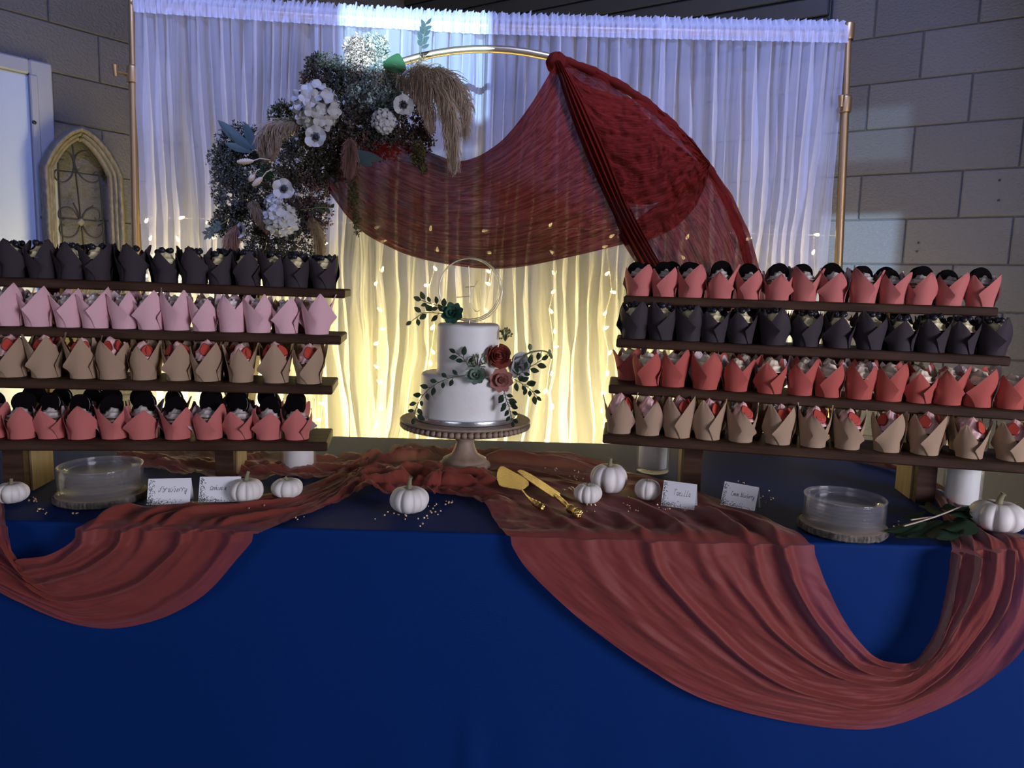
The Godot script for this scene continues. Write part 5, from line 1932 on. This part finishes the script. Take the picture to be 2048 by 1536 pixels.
# ---------------------------------------------------------------- arched wall panel
func build_arch() -> void:
	var n := Vector3(E2.z, 0, -E2.x)
	if n.dot(-CORNER) < 0: n = -n
	var e := -E2
	var org := on_left(160, 420, 0.06)
	var s := thing("arched_panel", org)
	tag(s, "weathered pointed arch frame with black scroll ironwork leaning on the grey block wall", "wall decor")
	var L := on_left(84, 500, 0.06)
	var R := on_left(240, 500, 0.06)
	var half := (R - L).dot(e) / 2
	var mid := (L + R) / 2
	var spring := on_left(86, 335, 0.06).y
	var apex := on_left(149, 254, 0.06).y
	var low := on_left(160, 585, 0.06).y
	# outline through pixel points turned into wall distances
	var P := func(x: float, y: float) -> Vector3: return mid + e * x + Vector3(0, y - mid.y, 0) - org + n * 0.01
	var line := []
	for k in 7:
		line.append(P.call(-half, lerpf(low, spring, k / 6.0)))
	var arc := []
	for q in [[1.0, 0.0], [.95, .12], [.84, .32], [.69, .53], [.52, .71], [.34, .85], [.17, .94], [.06, .985], [0.0, 1.0]]:
		arc.append(Vector2(-half * q[0], lerpf(spring, apex, q[1])))
	for k in range(1, 9):
		line.append(P.call(arc[k].x, arc[k].y))
	for k in range(7, 0, -1):
		line.append(P.call(-arc[k].x, arc[k].y))
	for k in 7:
		line.append(P.call(half, lerpf(spring, low, k / 6.0)))
	var centre: Vector3 = P.call(0, (low + spring) / 2)
	var band := func(mb: MB, o0: float, o1: float, d: float) -> void:
		# a band between two insets of the outline, d thick
		var N := line.size()
		var inset := []
		for k in N:
			var a: Vector3 = line[maxi(k - 1, 0)]
			var b: Vector3 = line[mini(k + 1, N - 1)]
			var m: Vector3 = (b - a).normalized().cross(n).normalized()
			if m.dot(centre - line[k]) < 0: m = -m
			if k == N / 2: m = Vector3.DOWN * 1.25
			inset.append(m)
		mb.grid(N - 1, 3, func(u, v):
			var k := roundi(u * (N - 1))
			var j := roundi(v * 3)
			return line[k] + inset[k] * (o0 if j < 2 else o1) + n * (0.0 if j == 0 or j == 3 else d))
	var mb := MB.new()
	band.call(mb, 0.0, .02, .045)
	band.call(mb, 0.018, .034, .034)
	band.call(mb, 0.032, .048, .022)
	part(s, "frame", mb.mesh(), M.weathered)
	mb = MB.new()
	var zf := func(list: Array) -> Array: return smooth(list.map(func(q): return on_left(q[0] / 2.926, q[1] / 2.926, 0.08) - org), 30)
	var bars := [[[420, 825], [455, 1120], [495, 1500], [505, 1690]], [[340, 950], [352, 1200], [375, 1500], [385, 1690]], [[580, 1000], [596, 1200], [612, 1500], [620, 1690]]]
	for b in bars:
		mb = MB.new()
		mb.tube(zf.call(b), .0032, 6)
		part(s, "bar", mb.mesh(), M.dark_metal)
	for c in [[[372, 935], [350, 932], [340, 905], [365, 884], [405, 895], [428, 935], [430, 985], [415, 1035], [375, 1066], [335, 1055], [316, 1025], [328, 993], [345, 1008]],
			[[500, 912], [530, 922], [528, 895], [500, 882], [455, 895], [432, 940], [445, 985], [480, 1040], [530, 1068], [572, 1060], [582, 1030], [560, 1005], [545, 1020]],
			[[378, 1280], [360, 1288], [342, 1262], [350, 1225], [390, 1212], [432, 1232], [460, 1275], [474, 1300]],
			[[552, 1270], [570, 1290], [586, 1268], [575, 1230], [540, 1218], [500, 1236], [478, 1275], [474, 1300]],
			[[378, 1318], [356, 1312], [348, 1345], [370, 1380], [410, 1388], [448, 1365], [474, 1300]],
			[[575, 1322], [598, 1312], [604, 1345], [590, 1380], [555, 1392], [510, 1365], [474, 1300]],
			[[474, 1300], [455, 1240], [428, 1185]], [[474, 1300], [500, 1235], [545, 1205]]]:
		mb = MB.new()
		mb.tube(zf.call(c), .0034, 6)
		part(s, "scroll", mb.mesh(), M.dark_metal)
	mb = MB.new()
	mb.box(on_left(474 / 2.926, 1300 / 2.926, 0.088) - org, Vector3(.026, .026, .012), .004, Basis(e, Vector3.UP, e.cross(Vector3.UP)) * Basis(Vector3.BACK, PI / 4))
	part(s, "rosette", mb.mesh(), M.weathered)

# ---------------------------------------------------------------- all together
func _ready() -> void:
	var pitch := deg_to_rad(7.5)
	var roll := 0.0273
	fw = Vector3(0, -sin(pitch), -cos(pitch))
	var up0 := Vector3(0, cos(pitch), -sin(pitch))
	rt = Vector3.RIGHT * cos(roll) + up0 * sin(roll)
	up = up0 * cos(roll) - Vector3.RIGHT * sin(roll)
	var cam := Camera3D.new()
	cam.name = "camera"
	cam.fov = rad_to_deg(2.0 * atan(768.0 / F))
	cam.near = 0.05
	cam.far = 60.0
	cam.transform = Transform3D(Basis(rt, up, -fw), EYE)
	add_child(cam)
	cam.current = true
	var env := Environment.new()
	env.background_mode = Environment.BG_COLOR
	env.background_color = Color(0.02, 0.03, 0.06)
	env.tonemap_mode = Environment.TONE_MAPPER_LINEAR
	env.tonemap_exposure = 1.0
	env.sdfgi_enabled = true
	env.ssao_enabled = true
	env.ssil_enabled = true
	var we := WorldEnvironment.new()
	we.name = "environment"
	we.environment = env
	add_child(we)
	var patch_dir := Vector3(-0.06, -0.085, -1).normalized()
	var patch_light := DirectionalLight3D.new()
	patch_light.name = "unseen_patch_light"  # unseen source, sent through the openings to cast the bright patches
	patch_light.light_color = lin(.48, .74, 1.0)
	patch_light.light_energy = 6.5
	patch_light.light_angular_distance = 0.3
	patch_light.shadow_enabled = true
	patch_light.basis = Basis.looking_at(patch_dir)
	add_child(patch_light)
	# large soft light out of view, placed to light the table from the right
	var key := AreaLight3D.new()
	key.name = "unseen_key_light"
	key.light_color = lin(.86, .84, 1.0)
	key.light_energy = 8.6
	key.area_size = Vector2(1.3, 0.9)
	key.area_range = 20.0
	key.shadow_enabled = true
	key.transform = Transform3D(Basis.looking_at((Vector3(-0.1, 1.1, -1.7) - Vector3(2.5, 1.3, 0.95)).normalized()), Vector3(2.5, 1.3, 0.95))
	add_child(key)
	var fill := AreaLight3D.new()
	fill.name = "added_fill_light"  # fill added out of view to brighten the left of the table
	fill.light_color = lin(.80, .82, 1.0)
	fill.light_energy = 1.7
	fill.area_size = Vector2(1.4, 1.0)
	fill.area_range = 20.0
	fill.shadow_enabled = true
	fill.transform = Transform3D(Basis.looking_at((Vector3(-0.5, 0.7, -1.4) - Vector3(-1.7, 1.4, 1.5)).normalized()), Vector3(-1.7, 1.4, 1.5))
	add_child(fill)

	# two unseen lamps under the ceiling, placed to wash the backdrop in blue
	for q in [[-0.8, 6.5, Vector3(-0.95, -1.05, -1.75), 44.0], [0.6, 7.2, Vector3(0.1, -0.95, -1.55), 35.0]]:
		var wash := SpotLight3D.new()
		wash.name = "unseen_wash_light"
		wash.light_color = lin(.34, .43, 1.0)
		wash.light_energy = q[1]
		wash.spot_range = 12.0
		wash.spot_attenuation = 2.0
		wash.spot_angle = q[3]
		wash.spot_angle_attenuation = 0.5
		wash.light_size = 0.1
		wash.shadow_enabled = true
		wash.transform = Transform3D(Basis.looking_at((q[2] as Vector3).normalized()), Vector3(q[0], 3.1, -1.2))
		add_child(wash, true)
	rng.seed = 11
	materials()
	build_setting(patch_dir)
	build_tablecloth()
	build_backdrop_stand()
	build_curtain(275, 640, 0, "sheer white curtain panel at the end by the arched wall decor", 0.13)
	build_curtain(632, 985, 1, "sheer white curtain panel behind the floral arrangement", 0.11)
	build_curtain(978, 1330, 2, "sheer white curtain panel behind the rust drape's knot")
	build_curtain(1322, 1692, 3, "sheer white curtain panel at the end by the bare block wall")
	build_string_lights()
	build_hoop()
	build_hoop_drape()
	build_flowers()
	flat_spots = [[Vector3(at_z(931, 836, CAKE_Z).x, 0, CAKE_Z), .05]]
	for q in [[1175, 998, .02], [1217, 975, .025], [1293, 992, .02], [1990, 1050, .035], [493, 998, .02], [575, 988, .02], [1040, 985, .035], [1090, 985, .03], [1130, 1015, .02], [1066, 1005, .02], [1355, 1015, .03], [1475, 1015, .03], [337, 1008, .035], [438, 1003, .035], [1020, 960, .03]]:
		flat_spots.append([at_y(q[0], q[1], TOP), q[2]])
	build_runner()
	build_rack("l", "stepped dark wooden rack of four shelves with pale pink cupcakes on its second shelf", [[-60, 571, 1.45, 690, 597, 1.54], [-60, 670.5, 1.405, 682, 690, 1.495], [-60, 775, 1.355, 665, 790, 1.45], [-60, 902, 1.295, 655, 903, 1.395]], [[452, 957, 500, 620], [36, 985, 110, 590]], 1.0)
	build_rack("r", "stepped dark wooden rack of four shelves with coral cupcakes on its third shelf", [[1247, 609, 1.56, 1996, 634, 1.45], [1232, 695, 1.515, 2021, 733, 1.405], [1217, 787, 1.465, 2055, 843, 1.355], [1205, 887, 1.42, 2070, 950, 1.31]], [[1381, 985, 1410, 628], [1845, 1003, 1790, 640]], -1.0)
	build_cupcakes()
	build_cake()
	build_small_things()
	build_arch()
